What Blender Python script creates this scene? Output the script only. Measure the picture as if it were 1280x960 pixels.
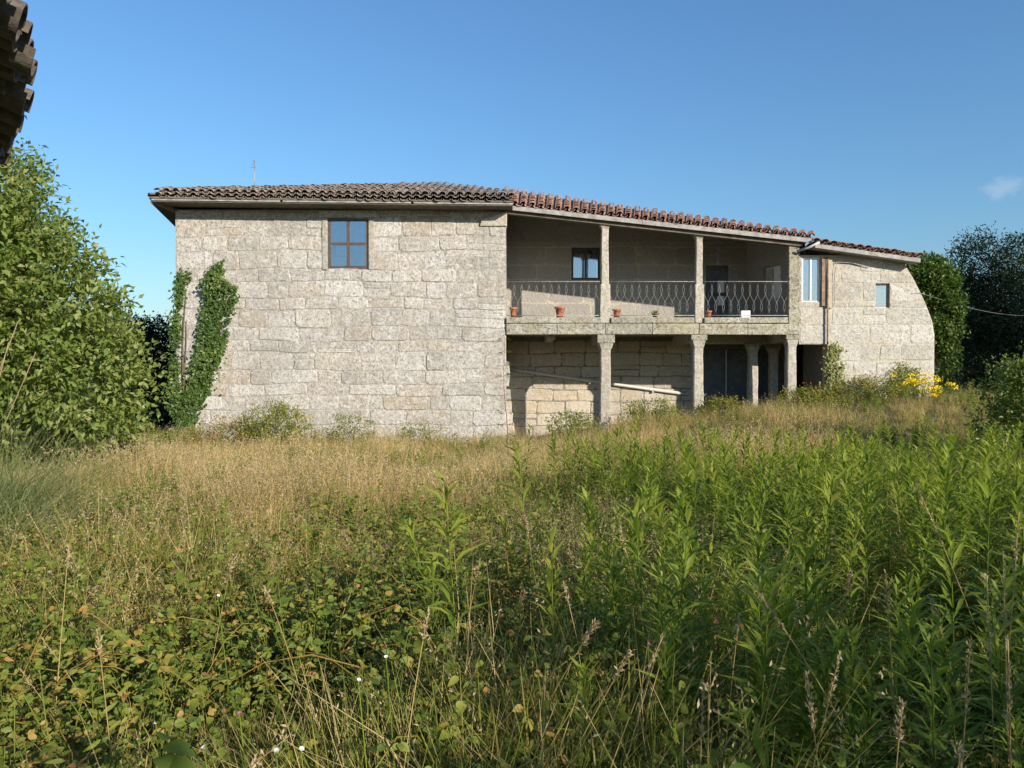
import bpy, math, random
import numpy as np
from mathutils import Vector, Matrix

for o in list(bpy.data.objects): bpy.data.objects.remove(o)
S = bpy.context.scene
COL = S.collection
R = math.radians
rng = np.random.default_rng(7)
random.seed(7)

# ------------------------------------------------------------------ camera
F = 961.0; HZ = 470.0; EYE = 1.75
cam_d = bpy.data.cameras.new('camera'); cam = bpy.data.objects.new('camera', cam_d); COL.objects.link(cam)
cam_d.sensor_width = 36; cam_d.lens = F/1280*36; cam_d.clip_start = 0.05; cam_d.clip_end = 6000
cam.location = (0, 0, EYE); cam.rotation_euler = (R(90-0.6), 0, 0)
S.camera = cam
# ------------------------------------------------------------------ sky, sun, exposure
SUN_EL, SUN_AZ = 20.0, 139.0            # azimuth clockwise from +Y: behind the camera, to the right
w = bpy.data.worlds.new('World'); S.world = w; w.use_nodes = True
nt = w.node_tree; nt.nodes.clear()
def N(nt, t, **kw):
    n = nt.nodes.new(t)
    for k, v in kw.items():
        if k == 'inp':
            for a, b in v.items(): n.inputs[a].default_value = b
        else: setattr(n, k, v)
    return n
sky = N(nt, 'ShaderNodeTexSky', sky_type='NISHITA', sun_disc=False, sun_elevation=R(SUN_EL), sun_rotation=R(SUN_AZ),
        altitude=0, air_density=1.5, dust_density=0.5, ozone_density=8.0)
bg = N(nt, 'ShaderNodeBackground', inp={'Strength': 0.100}); wo = N(nt, 'ShaderNodeOutputWorld')
# one small wispy cloud low over the trees
tc = N(nt, 'ShaderNodeTexCoord')
cd = Vector((612/F, 1, 236/F)).normalized()
mp = N(nt, 'ShaderNodeMapping', inp={'Location': (-cd.x*40, -cd.y*40, -cd.z*62), 'Scale': (40, 40, 62)})
nt.links.new(tc.outputs['Generated'], mp.inputs['Vector'])
ns = N(nt, 'ShaderNodeTexNoise', inp={'Scale': 1.7, 'Detail': 5.0, 'Roughness': 0.6})
nt.links.new(mp.outputs[0], ns.inputs['Vector'])
ln = N(nt, 'ShaderNodeVectorMath', operation='LENGTH'); nt.links.new(mp.outputs[0], ln.inputs[0])
m1 = N(nt, 'ShaderNodeMath', operation='MULTIPLY_ADD', inp={1: 1.5}); nt.links.new(ns.outputs['Fac'], m1.inputs[0])
m2 = N(nt, 'ShaderNodeMath', operation='MULTIPLY', inp={1: -0.9}); nt.links.new(ln.outputs['Value'], m2.inputs[0]); nt.links.new(m2.outputs[0], m1.inputs[2])
m3 = N(nt, 'ShaderNodeMapRange', interpolation_type='SMOOTHSTEP', inp={1: -0.15, 2: 0.75, 3: 0.0, 4: 0.15}); nt.links.new(m1.outputs[0], m3.inputs[0])
mx = N(nt, 'ShaderNodeMixRGB', inp={'Color2': (6.4, 6.1, 6.2, 1)})
nt.links.new(m3.outputs[0], mx.inputs[0]); nt.links.new(sky.outputs[0], mx.inputs[1])
nt.links.new(mx.outputs[0], bg.inputs['Color']); nt.links.new(bg.outputs[0], wo.inputs[0])
sd = bpy.data.lights.new('sun', 'SUN'); sd.energy = 4.4; sd.angle = R(0.6); sd.color = (1.0, 0.90, 0.76)
so = bpy.data.objects.new('sun', sd); COL.objects.link(so)
sdir = Vector((math.sin(R(SUN_AZ))*math.cos(R(SUN_EL)), math.cos(R(SUN_AZ))*math.cos(R(SUN_EL)), math.sin(R(SUN_EL))))
so.rotation_euler = sdir.to_track_quat('Z', 'Y').to_euler(); so.location = sdir*60
S.view_settings.view_transform = 'Standard'; S.view_settings.look = 'None'
S.view_settings.exposure = 0.8; S.view_settings.gamma = 1; S.view_settings.use_curve_mapping = False
S.render.engine = 'CYCLES'
S.cycles.max_bounces = 4; S.cycles.diffuse_bounces = 2; S.cycles.glossy_bounces = 2; S.cycles.transmission_bounces = 3; S.cycles.transparent_max_bounces = 6

def P(x, y, Y):                          # photo pixel + a known distance -> point
    return ((x-640)/F*Y, Y, EYE + (HZ-y)/F*Y)
def sm(a, b, t):
    t = np.clip((np.asarray(t, float)-a)/(b-a), 0, 1); return t*t*(3-2*t)
def ground(X, Y):
    X = np.asarray(X, float); Y = np.asarray(Y, float)
    g = -0.25*sm(8, 19, Y)*(1-sm(-1, 4, X)) + sm(0.5, 10.5, X)*1.05*sm(12, 20, Y)
    g = g + 0.05*np.sin(X*1.3+Y*.7)+0.04*np.sin(X*.6-Y*1.7+2)+0.02*np.sin(3.1*X+1)*np.sin(2.7*Y)
    return g
def gz(X, Y): return float(ground(X, Y))

# ------------------------------------------------------------------ materials
def newmat(name):
    m = bpy.data.materials.new(name); m.use_nodes = True; nt = m.node_tree; nt.nodes.clear()
    out = N(nt, 'ShaderNodeOutputMaterial'); b = N(nt, 'ShaderNodeBsdfPrincipled'); nt.links.new(b.outputs[0], out.inputs[0])
    return m, nt, b, out
def L(nt, a, b): nt.links.new(a, b)
def ramp(nt, fac, stops, interp='LINEAR'):
    r = N(nt, 'ShaderNodeValToRGB'); e = r.color_ramp.elements; r.color_ramp.interpolation = interp
    while len(e) < len(stops): e.new(0.5)
    for i, (p, c) in enumerate(stops):
        e[i].position = p; e[i].color = (*c, 1) if len(c) == 3 else c
    L(nt, fac, r.inputs[0]); return r.outputs[0]
def mix(nt, fac, a, b, mode='MIX'):
    n = N(nt, 'ShaderNodeMixRGB', blend_type=mode)
    for i, v in ((0, fac), (1, a), (2, b)):
        if hasattr(v, 'is_output'): L(nt, v, n.inputs[i])
        elif i == 0: n.inputs[0].default_value = v
        else: n.inputs[i].default_value = (*v, 1)
    return n.outputs[0]
def noise(nt, vec, scale, detail=4, rough=.55):
    n = N(nt, 'ShaderNodeTexNoise', inp={'Scale': scale, 'Detail': detail, 'Roughness': rough}); L(nt, vec, n.inputs['Vector']); return n.outputs['Fac']
def bump(nt, b, h, strength, dist):
    n = N(nt, 'ShaderNodeBump', inp={'Strength': strength, 'Distance': dist}); L(nt, h, n.inputs['Height']); L(nt, n.outputs[0], b.inputs['Normal'])

def stone_mat(name, tones, pale, dark, ochre, lichen=.5, speck=.6, ochre_amt=.3, rand=True):
    m, nt, b, o = newmat(name)
    g = N(nt, 'ShaderNodeNewGeometry').outputs['Position']
    oi = N(nt, 'ShaderNodeObjectInfo').outputs['Random']
    base = ramp(nt, oi, [(i/(len(tones)-1), t) for i, t in enumerate(tones)]) if rand else None
    n1 = noise(nt, g, .5, 3, .65); n2 = noise(nt, g, 5, 4, .75); n3 = noise(nt, g, 32, 2, .8); n4 = noise(nt, g, 12, 3, .8); n5 = noise(nt, g, 1.7, 4, .7)
    if base is None: base = ramp(nt, n5, [(.3, tones[0]), (.7, tones[-1])])
    c = mix(nt, ramp(nt, n5, [(.50, (0, 0, 0)), (.62, (ochre_amt,)*3)]), base, ochre)
    c = mix(nt, ramp(nt, n2, [(.47, (0, 0, 0)), (.60, (lichen,)*3)]), c, pale)
    c = mix(nt, ramp(nt, n4, [(.50, (0, 0, 0)), (.64, (speck,)*3)]), c, dark)
    c = mix(nt, ramp(nt, n3, [(.52, (0, 0, 0)), (.66, (speck,)*3)]), c, dark)
    c = mix(nt, ramp(nt, n1, [(.45, (0, 0, 0)), (.62, (.30,)*3)]), c, tuple(v*1.7 for v in dark))
    n7 = noise(nt, g, .9, 4, .7); c = mix(nt, ramp(nt, n7, [(.52, (0, 0, 0)), (.68, (.34,)*3)]), c, (ochre[0]*.95, ochre[1]*1.08, ochre[2]*1.15))
    L(nt, c, b.inputs['Base Color']); b.inputs['Roughness'].default_value = .95; b.inputs['Specular IOR Level'].default_value = .1
    bump(nt, b, n4, 1.0, .03)
    return m
M = {}
M['granite'] = stone_mat('grey_granite', [(0.302,0.286,0.260),(0.420,0.399,0.370),(0.504,0.487,0.458),(0.370,0.319,0.252),(0.462,0.445,0.420),(0.344,0.323,0.294),(0.529,0.517,0.487),(0.420,0.386,0.328),(0.386,0.370,0.344)], (0.605,0.588,0.554), (0.126,0.119,0.109), (0.336,0.252,0.168), .62, .66, .26)
M['mortar'] = stone_mat('old_lime_mortar', [(0.313,0.297,0.270),(0.432,0.410,0.373)], (0.562,0.540,0.497), (0.130,0.121,0.108), (0.346,0.270,0.184), .40, .6, .2, rand=False)
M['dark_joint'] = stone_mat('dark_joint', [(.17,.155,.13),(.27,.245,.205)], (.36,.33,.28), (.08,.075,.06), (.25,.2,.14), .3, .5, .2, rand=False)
M['cream'] = stone_mat('pale_granite', [(.42,.40,.355),(.49,.47,.425),(.38,.36,.315),(.52,.50,.46),(.45,.415,.345)], (.58,.565,.52), (.17,.16,.14), (.36,.29,.19), .55, .60, .3)
M['cream_mortar'] = stone_mat('cream_render', [(0.410,0.373,0.298),(0.497,0.459,0.373)], (0.571,0.535,0.447), (0.212,0.187,0.149), (0.397,0.311,0.199), .4, .4, .3, rand=False)
M['rosy'] = stone_mat('rosy_granite', [(.43,.375,.295),(.50,.45,.37),(.40,.35,.28),(.53,.485,.415),(.46,.38,.27)], (.58,.55,.49), (.18,.16,.13), (.44,.31,.18), .45, .5, .4)
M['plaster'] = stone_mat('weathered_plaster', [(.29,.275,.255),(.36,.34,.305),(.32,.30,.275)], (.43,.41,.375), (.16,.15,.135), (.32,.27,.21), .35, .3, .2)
M['beam'] = stone_mat('lichened_beam', [(0.299,0.281,0.227),(0.347,0.329,0.270),(0.323,0.293,0.221)], (0.502,0.490,0.431), (0.090,0.084,0.066), (0.311,0.251,0.132), .6, .8, .4)
M['pillar'] = stone_mat('pillar_granite', [(0.397,0.366,0.316),(0.447,0.416,0.354),(0.373,0.341,0.292)], (0.571,0.546,0.490), (0.162,0.149,0.124), (0.361,0.286,0.192), .5, .6, .3)

def tile_mat(name, tones, lichen, lam):
    m, nt, b, o = newmat(name)
    g = N(nt, 'ShaderNodeNewGeometry').outputs['Position']
    a = N(nt, 'ShaderNodeAttribute', attribute_name='tint').outputs['Fac']
    oi = N(nt, 'ShaderNodeObjectInfo').outputs['Random']
    s = N(nt, 'ShaderNodeMath', operation='ADD'); L(nt, a, s.inputs[0]); L(nt, oi, s.inputs[1])
    fr = N(nt, 'ShaderNodeMath', operation='FRACT'); L(nt, s.outputs[0], fr.inputs[0])
    c = ramp(nt, fr.outputs[0], [(i/(len(tones)-1), t) for i, t in enumerate(tones)])
    n2 = noise(nt, g, 11, 6, .7); n3 = noise(nt, g, 30, 4, .7)
    c = mix(nt, ramp(nt, n2, [(.46, (0, 0, 0)), (.62, (lam,)*3)]), c, lichen)
    c = mix(nt, ramp(nt, n3, [(.5, (0, 0, 0)), (.68, (.7,)*3)]), c, (.05,.045,.04))
    L(nt, c, b.inputs['Base Color']); b.inputs['Roughness'].default_value = .9
    bump(nt, b, n3, .6, .01); return m
M['tile_old'] = tile_mat('lichened_roof_tile', [(.15,.11,.09),(.20,.145,.115),(.12,.105,.095),(.24,.19,.16)], (.38,.35,.31), .6)
M['tile_red'] = tile_mat('red_clay_roof_tile', [(.40,.20,.135),(.31,.16,.115),(.43,.26,.185),(.24,.145,.11)], (.36,.30,.26), .5)
M['tile_shed'] = tile_mat('dark_clay_roof_tile', [(.085,.06,.045),(.12,.085,.06),(.07,.06,.05)], (.26,.24,.20), .35)

def plain(name, col, rough=.6, metal=0, var=.25, scale=6, bmp=0):
    m, nt, b, o = newmat(name); g = N(nt, 'ShaderNodeNewGeometry').outputs['Position']
    n = noise(nt, g, scale, 3, .65)
    c = mix(nt, ramp(nt, n, [(.35, (0, 0, 0)), (.7, (1, 1, 1))]), tuple(v*(1-var) for v in col), tuple(min(1, v*(1+var)) for v in col))
    L(nt, c, b.inputs['Base Color']); b.inputs['Roughness'].default_value = rough; b.inputs['Metallic'].default_value = metal
    if bmp: bump(nt, b, noise(nt, g, scale*5, 5, .7), bmp, .01)
    return m
M['fascia'] = plain('weathered_fascia_board', (.29,.28,.265), .9, 0, .3, 5, .3)
M['wood_dark'] = plain('dark_soffit_board', (.14,.115,.09), .9, 0, .35, 7, .3)
M['brown_frame'] = plain('brown_window_frame', (.085,.062,.052), .5, 0, .3, 12)
M['blue_frame'] = plain('dark_window_frame', (.04,.035,.045), .5, 0, .3, 12)
M['white_paint'] = plain('white_paint', (.72,.72,.70), .6, 0, .12, 9)
M['curtain'] = plain('white_curtain_and_reflection', (.75,.75,.76), .9, 0, .1, 9)
M['iron'] = plain('rusty_iron', (.33,.30,.26), .8, .0, .4, 20)
M['terracotta'] = plain('terracotta', (.34,.13,.07), .8, 0, .25, 14)
M['pipe'] = plain('pale_pipe', (.46,.44,.40), .6, 0, .15, 8)
M['rust_pipe'] = plain('rusty_pipe', (.26,.17,.11), .8, .1, .4, 8)
M['metal'] = plain('grey_metal', (.30,.30,.30), .5, .6, .2, 8)
M['door'] = plain('grey_blue_door', (.09,.10,.115), .6, 0, .25, 6)
M['bark'] = plain('bark', (.13,.10,.075), .95, 0, .4, 14, .6)
M['stem_red'] = plain('reddish_stem', (.20,.10,.06), .8, 0, .3, 14)
m, nt, b, o = newmat('window_glass')
b.inputs['Base Color'].default_value = (.02,.025,.03,1); b.inputs['Roughness'].default_value = .04
gl = N(nt, 'ShaderNodeBsdfGlossy', inp={'Roughness': .05, 'Color': (.9,.93,1,1)}); tr = N(nt, 'ShaderNodeBsdfTransparent', inp={'Color': (.80,.84,.86,1)})
ly = N(nt, 'ShaderNodeFresnel', inp={'IOR': 1.5}); ma = N(nt, 'ShaderNodeMath', operation='ADD', inp={1: .30}); L(nt, ly.outputs[0], ma.inputs[0])
ms = N(nt, 'ShaderNodeMixShader'); L(nt, ma.outputs[0], ms.inputs[0]); L(nt, tr.outputs[0], ms.inputs[1]); L(nt, gl.outputs[0], ms.inputs[2]); L(nt, ms.outputs[0], o.inputs[0])
M['glass'] = m

def leaf_mat(name, tones, trans=.35, rough=.55, spec=.3, tcol=1.5):
    m, nt, b, o = newmat(name)
    a = N(nt, 'ShaderNodeAttribute', attribute_name='tint').outputs['Fac']
    oi = N(nt, 'ShaderNodeObjectInfo').outputs['Random']
    s = N(nt, 'ShaderNodeMath', operation='MULTIPLY_ADD', inp={1: .3}); L(nt, oi, s.inputs[0]); 
    q = N(nt, 'ShaderNodeMath', operation='MULTIPLY', inp={1: .7}); L(nt, a, q.inputs[0]); L(nt, q.outputs[0], s.inputs[2])
    c = ramp(nt, s.outputs[0], [(i/(len(tones)-1), t) for i, t in enumerate(tones)])
    L(nt, c, b.inputs['Base Color']); b.inputs['Roughness'].default_value = rough; b.inputs['Specular IOR Level'].default_value = spec
    t = N(nt, 'ShaderNodeBsdfTranslucent')
    L(nt, mix(nt, 1.0, c, (tcol, tcol*1.05, tcol*.55), 'MULTIPLY'), t.inputs['Color'])
    ms = N(nt, 'ShaderNodeMixShader', inp={0: trans}); L(nt, b.outputs[0], ms.inputs[1]); L(nt, t.outputs[0], ms.inputs[2]); L(nt, ms.outputs[0], o.inputs[0])
    return m
M['grass'] = leaf_mat('green_grass', [(0.096,0.140,0.020),(0.166,0.202,0.030),(0.256,0.246,0.045),(0.358,0.280,0.080)])
M['drygrass'] = leaf_mat('dry_grass', [(0.283,0.233,0.077),(0.419,0.315,0.127),(0.517,0.385,0.176),(0.468,0.303,0.132)], .3)
M['seed'] = leaf_mat('seed_heads', [(.36,.27,.15),(.46,.36,.22),(.30,.20,.11)], .3)
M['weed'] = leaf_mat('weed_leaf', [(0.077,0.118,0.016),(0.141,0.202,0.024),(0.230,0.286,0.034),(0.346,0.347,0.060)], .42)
M['herb'] = leaf_mat('herb_leaf', [(0.069,0.108,0.018),(0.125,0.178,0.026),(0.213,0.238,0.038),(0.350,0.270,0.060)], .38)
M['bramble'] = leaf_mat('bramble_leaf', [(0.069,0.108,0.020),(0.125,0.178,0.028),(0.213,0.232,0.038),(0.350,0.248,0.060),(0.375,0.173,0.070)], .36)
M['tree'] = leaf_mat('tree_leaf', [(0.065,0.109,0.022),(0.119,0.177,0.032),(0.184,0.234,0.050),(0.313,0.312,0.130)], .38, .5, .4)
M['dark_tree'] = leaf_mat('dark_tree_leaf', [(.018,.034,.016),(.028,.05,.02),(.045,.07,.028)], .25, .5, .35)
M['ivy'] = leaf_mat('ivy_leaf', [(.03,.065,.014),(.075,.13,.022),(.15,.20,.04)], .28, .45, .4)
M['ivy_pale'] = leaf_mat('pale_ivy_leaf', [(.17,.20,.06),(.25,.26,.09),(.30,.27,.11)], .3)
M['pampas'] = leaf_mat('fine_grass', [(.12,.16,.06),(.19,.22,.085),(.30,.28,.13)], .3)
M['yellow'] = leaf_mat('yellow_petal', [(.72,.52,.015),(.85,.66,.03),(.78,.56,.02)], .3)
M['white_fl'] = leaf_mat('white_petal', [(.75,.73,.68),(.85,.83,.80)], .3, tcol=1.0)
M['pink_fl'] = leaf_mat('pink_petal', [(.45,.10,.20),(.5,.14,.26)], .3, tcol=1.0)
m, nt, b, o = newmat('meadow_soil'); g = N(nt, 'ShaderNodeNewGeometry').outputs['Position']
c = ramp(nt, noise(nt, g, 1.1, 8, .65), [(.3, (.05,.05,.02)), (.5, (.10,.085,.04)), (.7, (.17,.13,.065))])
c = mix(nt, ramp(nt, noise(nt, g, 22, 5, .7), [(.4, (0, 0, 0)), (.7, (.7,)*3)]), c, (.06,.07,.02))
L(nt, c, b.inputs['Base Color']); b.inputs['Roughness'].default_value = 1; bump(nt, b, noise(nt, g, 15, 6, .7), .8, .05)
M['soil'] = m

# ------------------------------------------------------------------ mesh helpers
class Acc:
    def __init__(s): s.v = []; s.t = []; s.c = []; s.m = []; s.n = 0
    def add(s, v, t, tint=.5, mat=0):
        v = np.asarray(v, float).reshape(-1, 3); t = np.asarray(t, int).reshape(-1, 3)
        s.v.append(v); s.t.append(t+s.n); s.n += len(v)
        s.c.append(np.broadcast_to(np.asarray(tint, float), (len(v),))); s.m.append(np.full(len(t), mat))
    def mesh(s, name, mats):
        v = np.concatenate(s.v); t = np.concatenate(s.t); me = bpy.data.meshes.new(name)
        me.vertices.add(len(v)); me.vertices.foreach_set('co', v.astype(np.float32).ravel())
        me.loops.add(len(t)*3); me.loops.foreach_set('vertex_index', t.astype(np.int32).ravel())
        me.polygons.add(len(t)); me.polygons.foreach_set('loop_start', np.arange(0, len(t)*3, 3, dtype=np.int32))
        for k in (mats if isinstance(mats, (list, tuple)) else [mats]): me.materials.append(k)
        me.polygons.foreach_set('material_index', np.concatenate(s.m).astype(np.int32))
        at = me.attributes.new('tint', 'FLOAT', 'POINT'); at.data.foreach_set('value', np.concatenate(s.c).astype(np.float32))
        me.update(); me.validate(); return me
def link(name, me, parent=None, loc=None, label=None, cat=None, group=None, kind=None):
    o = bpy.data.objects.new(name, me); COL.objects.link(o)
    if parent is not None: o.parent = parent
    if loc is not None: o.location = loc
    for k, v in (('label', label), ('category', cat), ('group', group), ('kind', kind)):
        if v: o[k] = v
    return o
def pm(name, verts, faces, mat, smooth=False):
    me = bpy.data.meshes.new(name); me.from_pydata([tuple(v) for v in verts], [], faces)
    for k in (mat if isinstance(mat, (list, tuple)) else [mat]): me.materials.append(k)
    if smooth: me.polygons.foreach_set('use_smooth', [True]*len(me.polygons))
    me.update(); return me
HEX = [(0,3,2,1),(4,5,6,7),(0,1,5,4),(1,2,6,5),(2,3,7,6),(3,0,4,7)]
def boxv(x0, x1, y0, y1, z0, z1):
    return [(x0,y0,z0),(x1,y0,z0),(x1,y1,z0),(x0,y1,z0),(x0,y0,z1),(x1,y0,z1),(x1,y1,z1),(x0,y1,z1)]
def boxes(name, lst, mat, parent=None, bevel=0, **kw):
    v = []; f = []
    for b in lst:
        n = len(v); v += boxv(*b) if len(b) == 6 else list(b); f += [tuple(i+n for i in q) for q in HEX]
    o = link(name, pm(name, v, f, mat), parent, **kw)
    if bevel:
        md = o.modifiers.new('bevel', 'BEVEL'); md.width = bevel; md.segments = 2
    return o
def tube(acc, pts, rad, ns=5, tint=.5, mat=0, cap=True):
    pts = np.asarray(pts, float); k = len(pts); rad = np.broadcast_to(np.asarray(rad, float), (k,))
    d = np.gradient(pts, axis=0); d /= np.linalg.norm(d, axis=1)[:, None]+1e-9
    up = np.where(np.abs(d[:, 2:3]) > .9, np.array([[1., 0, 0]]), np.array([[0., 0, 1]]))
    a = np.cross(d, up); a /= np.linalg.norm(a, axis=1)[:, None]; b = np.cross(d, a)
    th = np.arange(ns)/ns*2*np.pi
    v = pts[:, None]+rad[:, None, None]*(a[:, None]*np.cos(th)[None, :, None]+b[:, None]*np.sin(th)[None, :, None])
    t = []
    for i in range(k-1):
        for j in range(ns):
            p, q = i*ns+j, i*ns+(j+1) % ns; t += [(p, q, q+ns), (p, q+ns, p+ns)]
    v = v.reshape(-1, 3)
    if cap:
        n = len(v); v = np.vstack([v, pts[:1], pts[-1:]])
        for j in range(ns):
            t += [(n, (j+1) % ns, j), (n+1, (k-1)*ns+j, (k-1)*ns+(j+1) % ns)]
    acc.add(v, t, tint, mat)
def lathe(prof, ns=16, cx=0, cy=0):
    v = []; f = []
    for r, z in prof:
        for j in range(ns): v.append((cx+r*math.cos(j/ns*2*math.pi), cy+r*math.sin(j/ns*2*math.pi), z))
    for i in range(len(prof)-1):
        for j in range(ns): f.append((i*ns+j, i*ns+(j+1) % ns, (i+1)*ns+(j+1) % ns, (i+1)*ns+j))
    return v, f
def nrm(v): return v/(np.linalg.norm(v, axis=-1, keepdims=True)+1e-9)
def leaves(acc, pos, d, up, Ln, W, tint, mat=0, droop=.15):
    """folded leaves: five points, four triangles each"""
    n = len(pos); d = nrm(d); s = nrm(np.cross(d, up)); u = np.cross(s, d)
    Ln = np.broadcast_to(Ln, (n,))[:, None]; W = np.broadcast_to(W, (n,))[:, None]
    v = np.stack([pos, pos+d*Ln*.42+s*W*.5+u*W*.18, pos+d*Ln*.46-u*W*.04, pos+d*Ln*.42-s*W*.5+u*W*.18, pos+d*Ln-u*Ln*droop], 1)
    i = (np.arange(n)*5)[:, None, None]; t = i+np.array([[0,2,1],[0,3,2],[1,2,4],[2,3,4]])[None]
    acc.add(v.reshape(-1, 3), t.reshape(-1, 3), np.repeat(np.broadcast_to(tint, (n,)), 5), mat)
def rich_leaves(acc, pos, d, up, Ln, W, tint, mat=0, droop=.2):
    n = len(pos); d = nrm(d); s = nrm(np.cross(d, up)); u = np.cross(s, d)
    Ln = np.broadcast_to(Ln, (n,))[:, None]; W = np.broadcast_to(W, (n,))[:, None]
    def at(t, w_, lift): return pos+d*Ln*t+s*W*w_+u*(W*lift-Ln*droop*t*t)
    v = np.stack([pos, at(.16, .40, .14), at(.2, 0, 0), at(.16, -.40, .14), at(.45, .52, .16), at(.5, 0, 0), at(.45, -.52, .16), at(.78, .28, .08), at(.78, -.28, .08), at(1, 0, 0)], 1)
    q = np.array([[0,2,1],[0,3,2],[1,2,5],[1,5,4],[2,3,6],[2,6,5],[4,5,7],[5,6,8],[7,5,8],[7,8,9]])
    acc.add(v.reshape(-1, 3), ((np.arange(n)*10)[:, None, None]+q[None]).reshape(-1, 3), np.repeat(np.broadcast_to(tint, (n,)), 10), mat)
def blades(acc, base, az, h, wd, lean, curve, tint, mat=0, k=4):
    """grass blades as tapering bent strips"""
    n = len(base); t = np.linspace(0, 1, k+1)[None, :]
    h = np.broadcast_to(h, (n,))[:, None]; out = (np.broadcast_to(lean, (n,))[:, None]*t+np.broadcast_to(curve, (n,))[:, None]*t**2.4)*h
    z = h*(t-.30*np.abs(np.broadcast_to(curve, (n,))[:, None])*t**3)
    cx, sx = np.cos(az)[:, None], np.sin(az)[:, None]
    c = np.stack([base[:, :1]+cx*out, base[:, 1:2]+sx*out, base[:, 2:3]+z], -1)
    ww = np.broadcast_to(wd, (n,))[:, None]*(1-t**1.6)*.5+.0004
    fa = rng.uniform(0, 2*np.pi, n)[:, None]
    s = np.stack([-np.sin(fa)*ww, np.cos(fa)*ww, 0*ww], -1)
    v = np.stack([c+s, c-s], 2).reshape(n, -1, 3)
    q = []
    for i in range(k): q += [(2*i, 2*i+1, 2*i+3), (2*i, 2*i+3, 2*i+2)]
    tt = (np.arange(n)*2*(k+1))[:, None, None]+np.array(q)[None]
    acc.add(v.reshape(-1, 3), tt.reshape(-1, 3), np.repeat(np.broadcast_to(tint, (n,)), 2*(k+1)), mat)
    return c[:, -1]
def rdir(n, zlo=-1, zhi=1):
    a = rng.uniform(0, 2*np.pi, n); z = rng.uniform(zlo, zhi, n); r = np.sqrt(np.clip(1-z*z, 0, 1))
    return np.stack([r*np.cos(a), r*np.sin(a), z], -1)

# ------------------------------------------------------------------ ground
def axis(lo, hi, fine_lo, fine_hi, step, coarse):
    return np.concatenate([np.linspace(lo, fine_lo, coarse)[:-1], np.arange(fine_lo, fine_hi, step), np.linspace(fine_hi, hi, coarse)])
gx = axis(-2500, 2500, -26, 30, .5, 14); gy = axis(-400, 4000, -14, 40, .5, 14)
GX, GY = np.meshgrid(gx, gy); GZ = ground(GX, GY)*np.where((np.abs(GX) < 40) & (GY < 60) & (GY > -20), 1, 0)
nx, ny = len(gx), len(gy); idx = np.arange(nx*ny).reshape(ny, nx)
a_ = Acc(); q0, q1, q2, q3 = idx[:-1, :-1].ravel(), idx[:-1, 1:].ravel(), idx[1:, 1:].ravel(), idx[1:, :-1].ravel()
a_.add(np.stack([GX, GY, GZ], -1), np.concatenate([np.stack([q0, q1, q2], 1), np.stack([q0, q2, q3], 1)]))
link('ground', a_.mesh('ground', M['soil']), kind='structure')

# ------------------------------------------------------------------ the house
WY = 22.0                                # plane of the front walls
BY = 25.0                                # plane of the gallery's back wall
house = link('stone_house', None, loc=(0, WY, 0), label='long old stone farmhouse with tiled roof and pillared upper gallery', cat='house')
def hl(name, me, parent=None, **kw):     # house part in world coordinates
    o = link(name, me, parent or house, **kw)
    if parent is None: o.location = (0, -WY, 0)
    return o
def hbox(name, lst, mat, parent=None, bevel=0, **kw):
    o = boxes(name, lst, mat, parent or house, bevel, **kw)
    if parent is None: o.location = (0, -WY, 0)
    return o

def wall_holes(name, x0, x1, z0, z1, y0, y1, holes, mat, clip=None):
    xs = sorted({x0, x1, *[h[0] for h in holes], *[h[1] for h in holes]}); zs = sorted({z0, z1, *[h[2] for h in holes], *[h[3] for h in holes]})
    if clip: zs = sorted(set(zs) | set(np.linspace(z0, z1, 14).tolist()))
    def solid(i, j):
        if not (0 <= i < len(xs)-1 and 0 <= j < len(zs)-1): return False
        cx, cz = (xs[i]+xs[i+1])/2, (zs[j]+zs[j+1])/2
        return not any(h[0] < cx < h[1] and h[2] < cz < h[3] for h in holes)
    v = []; f = []
    def q(*p): n = len(v); v.extend(p); f.append(tuple(range(n, n+4)))
    for i in range(len(xs)-1):
        for j in range(len(zs)-1):
            if not solid(i, j): continue
            a, b, c, d = xs[i], xs[i+1], zs[j], zs[j+1]
            bl = min(b, clip(c)) if clip else b; bh = min(b, clip(d)) if clip else b
            q((a,y0,c),(bl,y0,c),(bh,y0,d),(a,y0,d)); q((bl,y1,c),(a,y1,c),(a,y1,d),(bh,y1,d))
            if not solid(i-1, j): q((a,y1,c),(a,y0,c),(a,y0,d),(a,y1,d))
            if not solid(i+1, j): q((bl,y0,c),(bl,y1,c),(bh,y1,d),(bh,y0,d))
            if not solid(i, j-1): q((a,y1,c),(bl,y1,c),(bl,y0,c),(a,y0,c))
            if not solid(i, j+1): q((a,y0,d),(bh,y0,d),(bh,y1,d),(a,y1,d))
    return hl(name, pm(name, v, f, mat))

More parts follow.
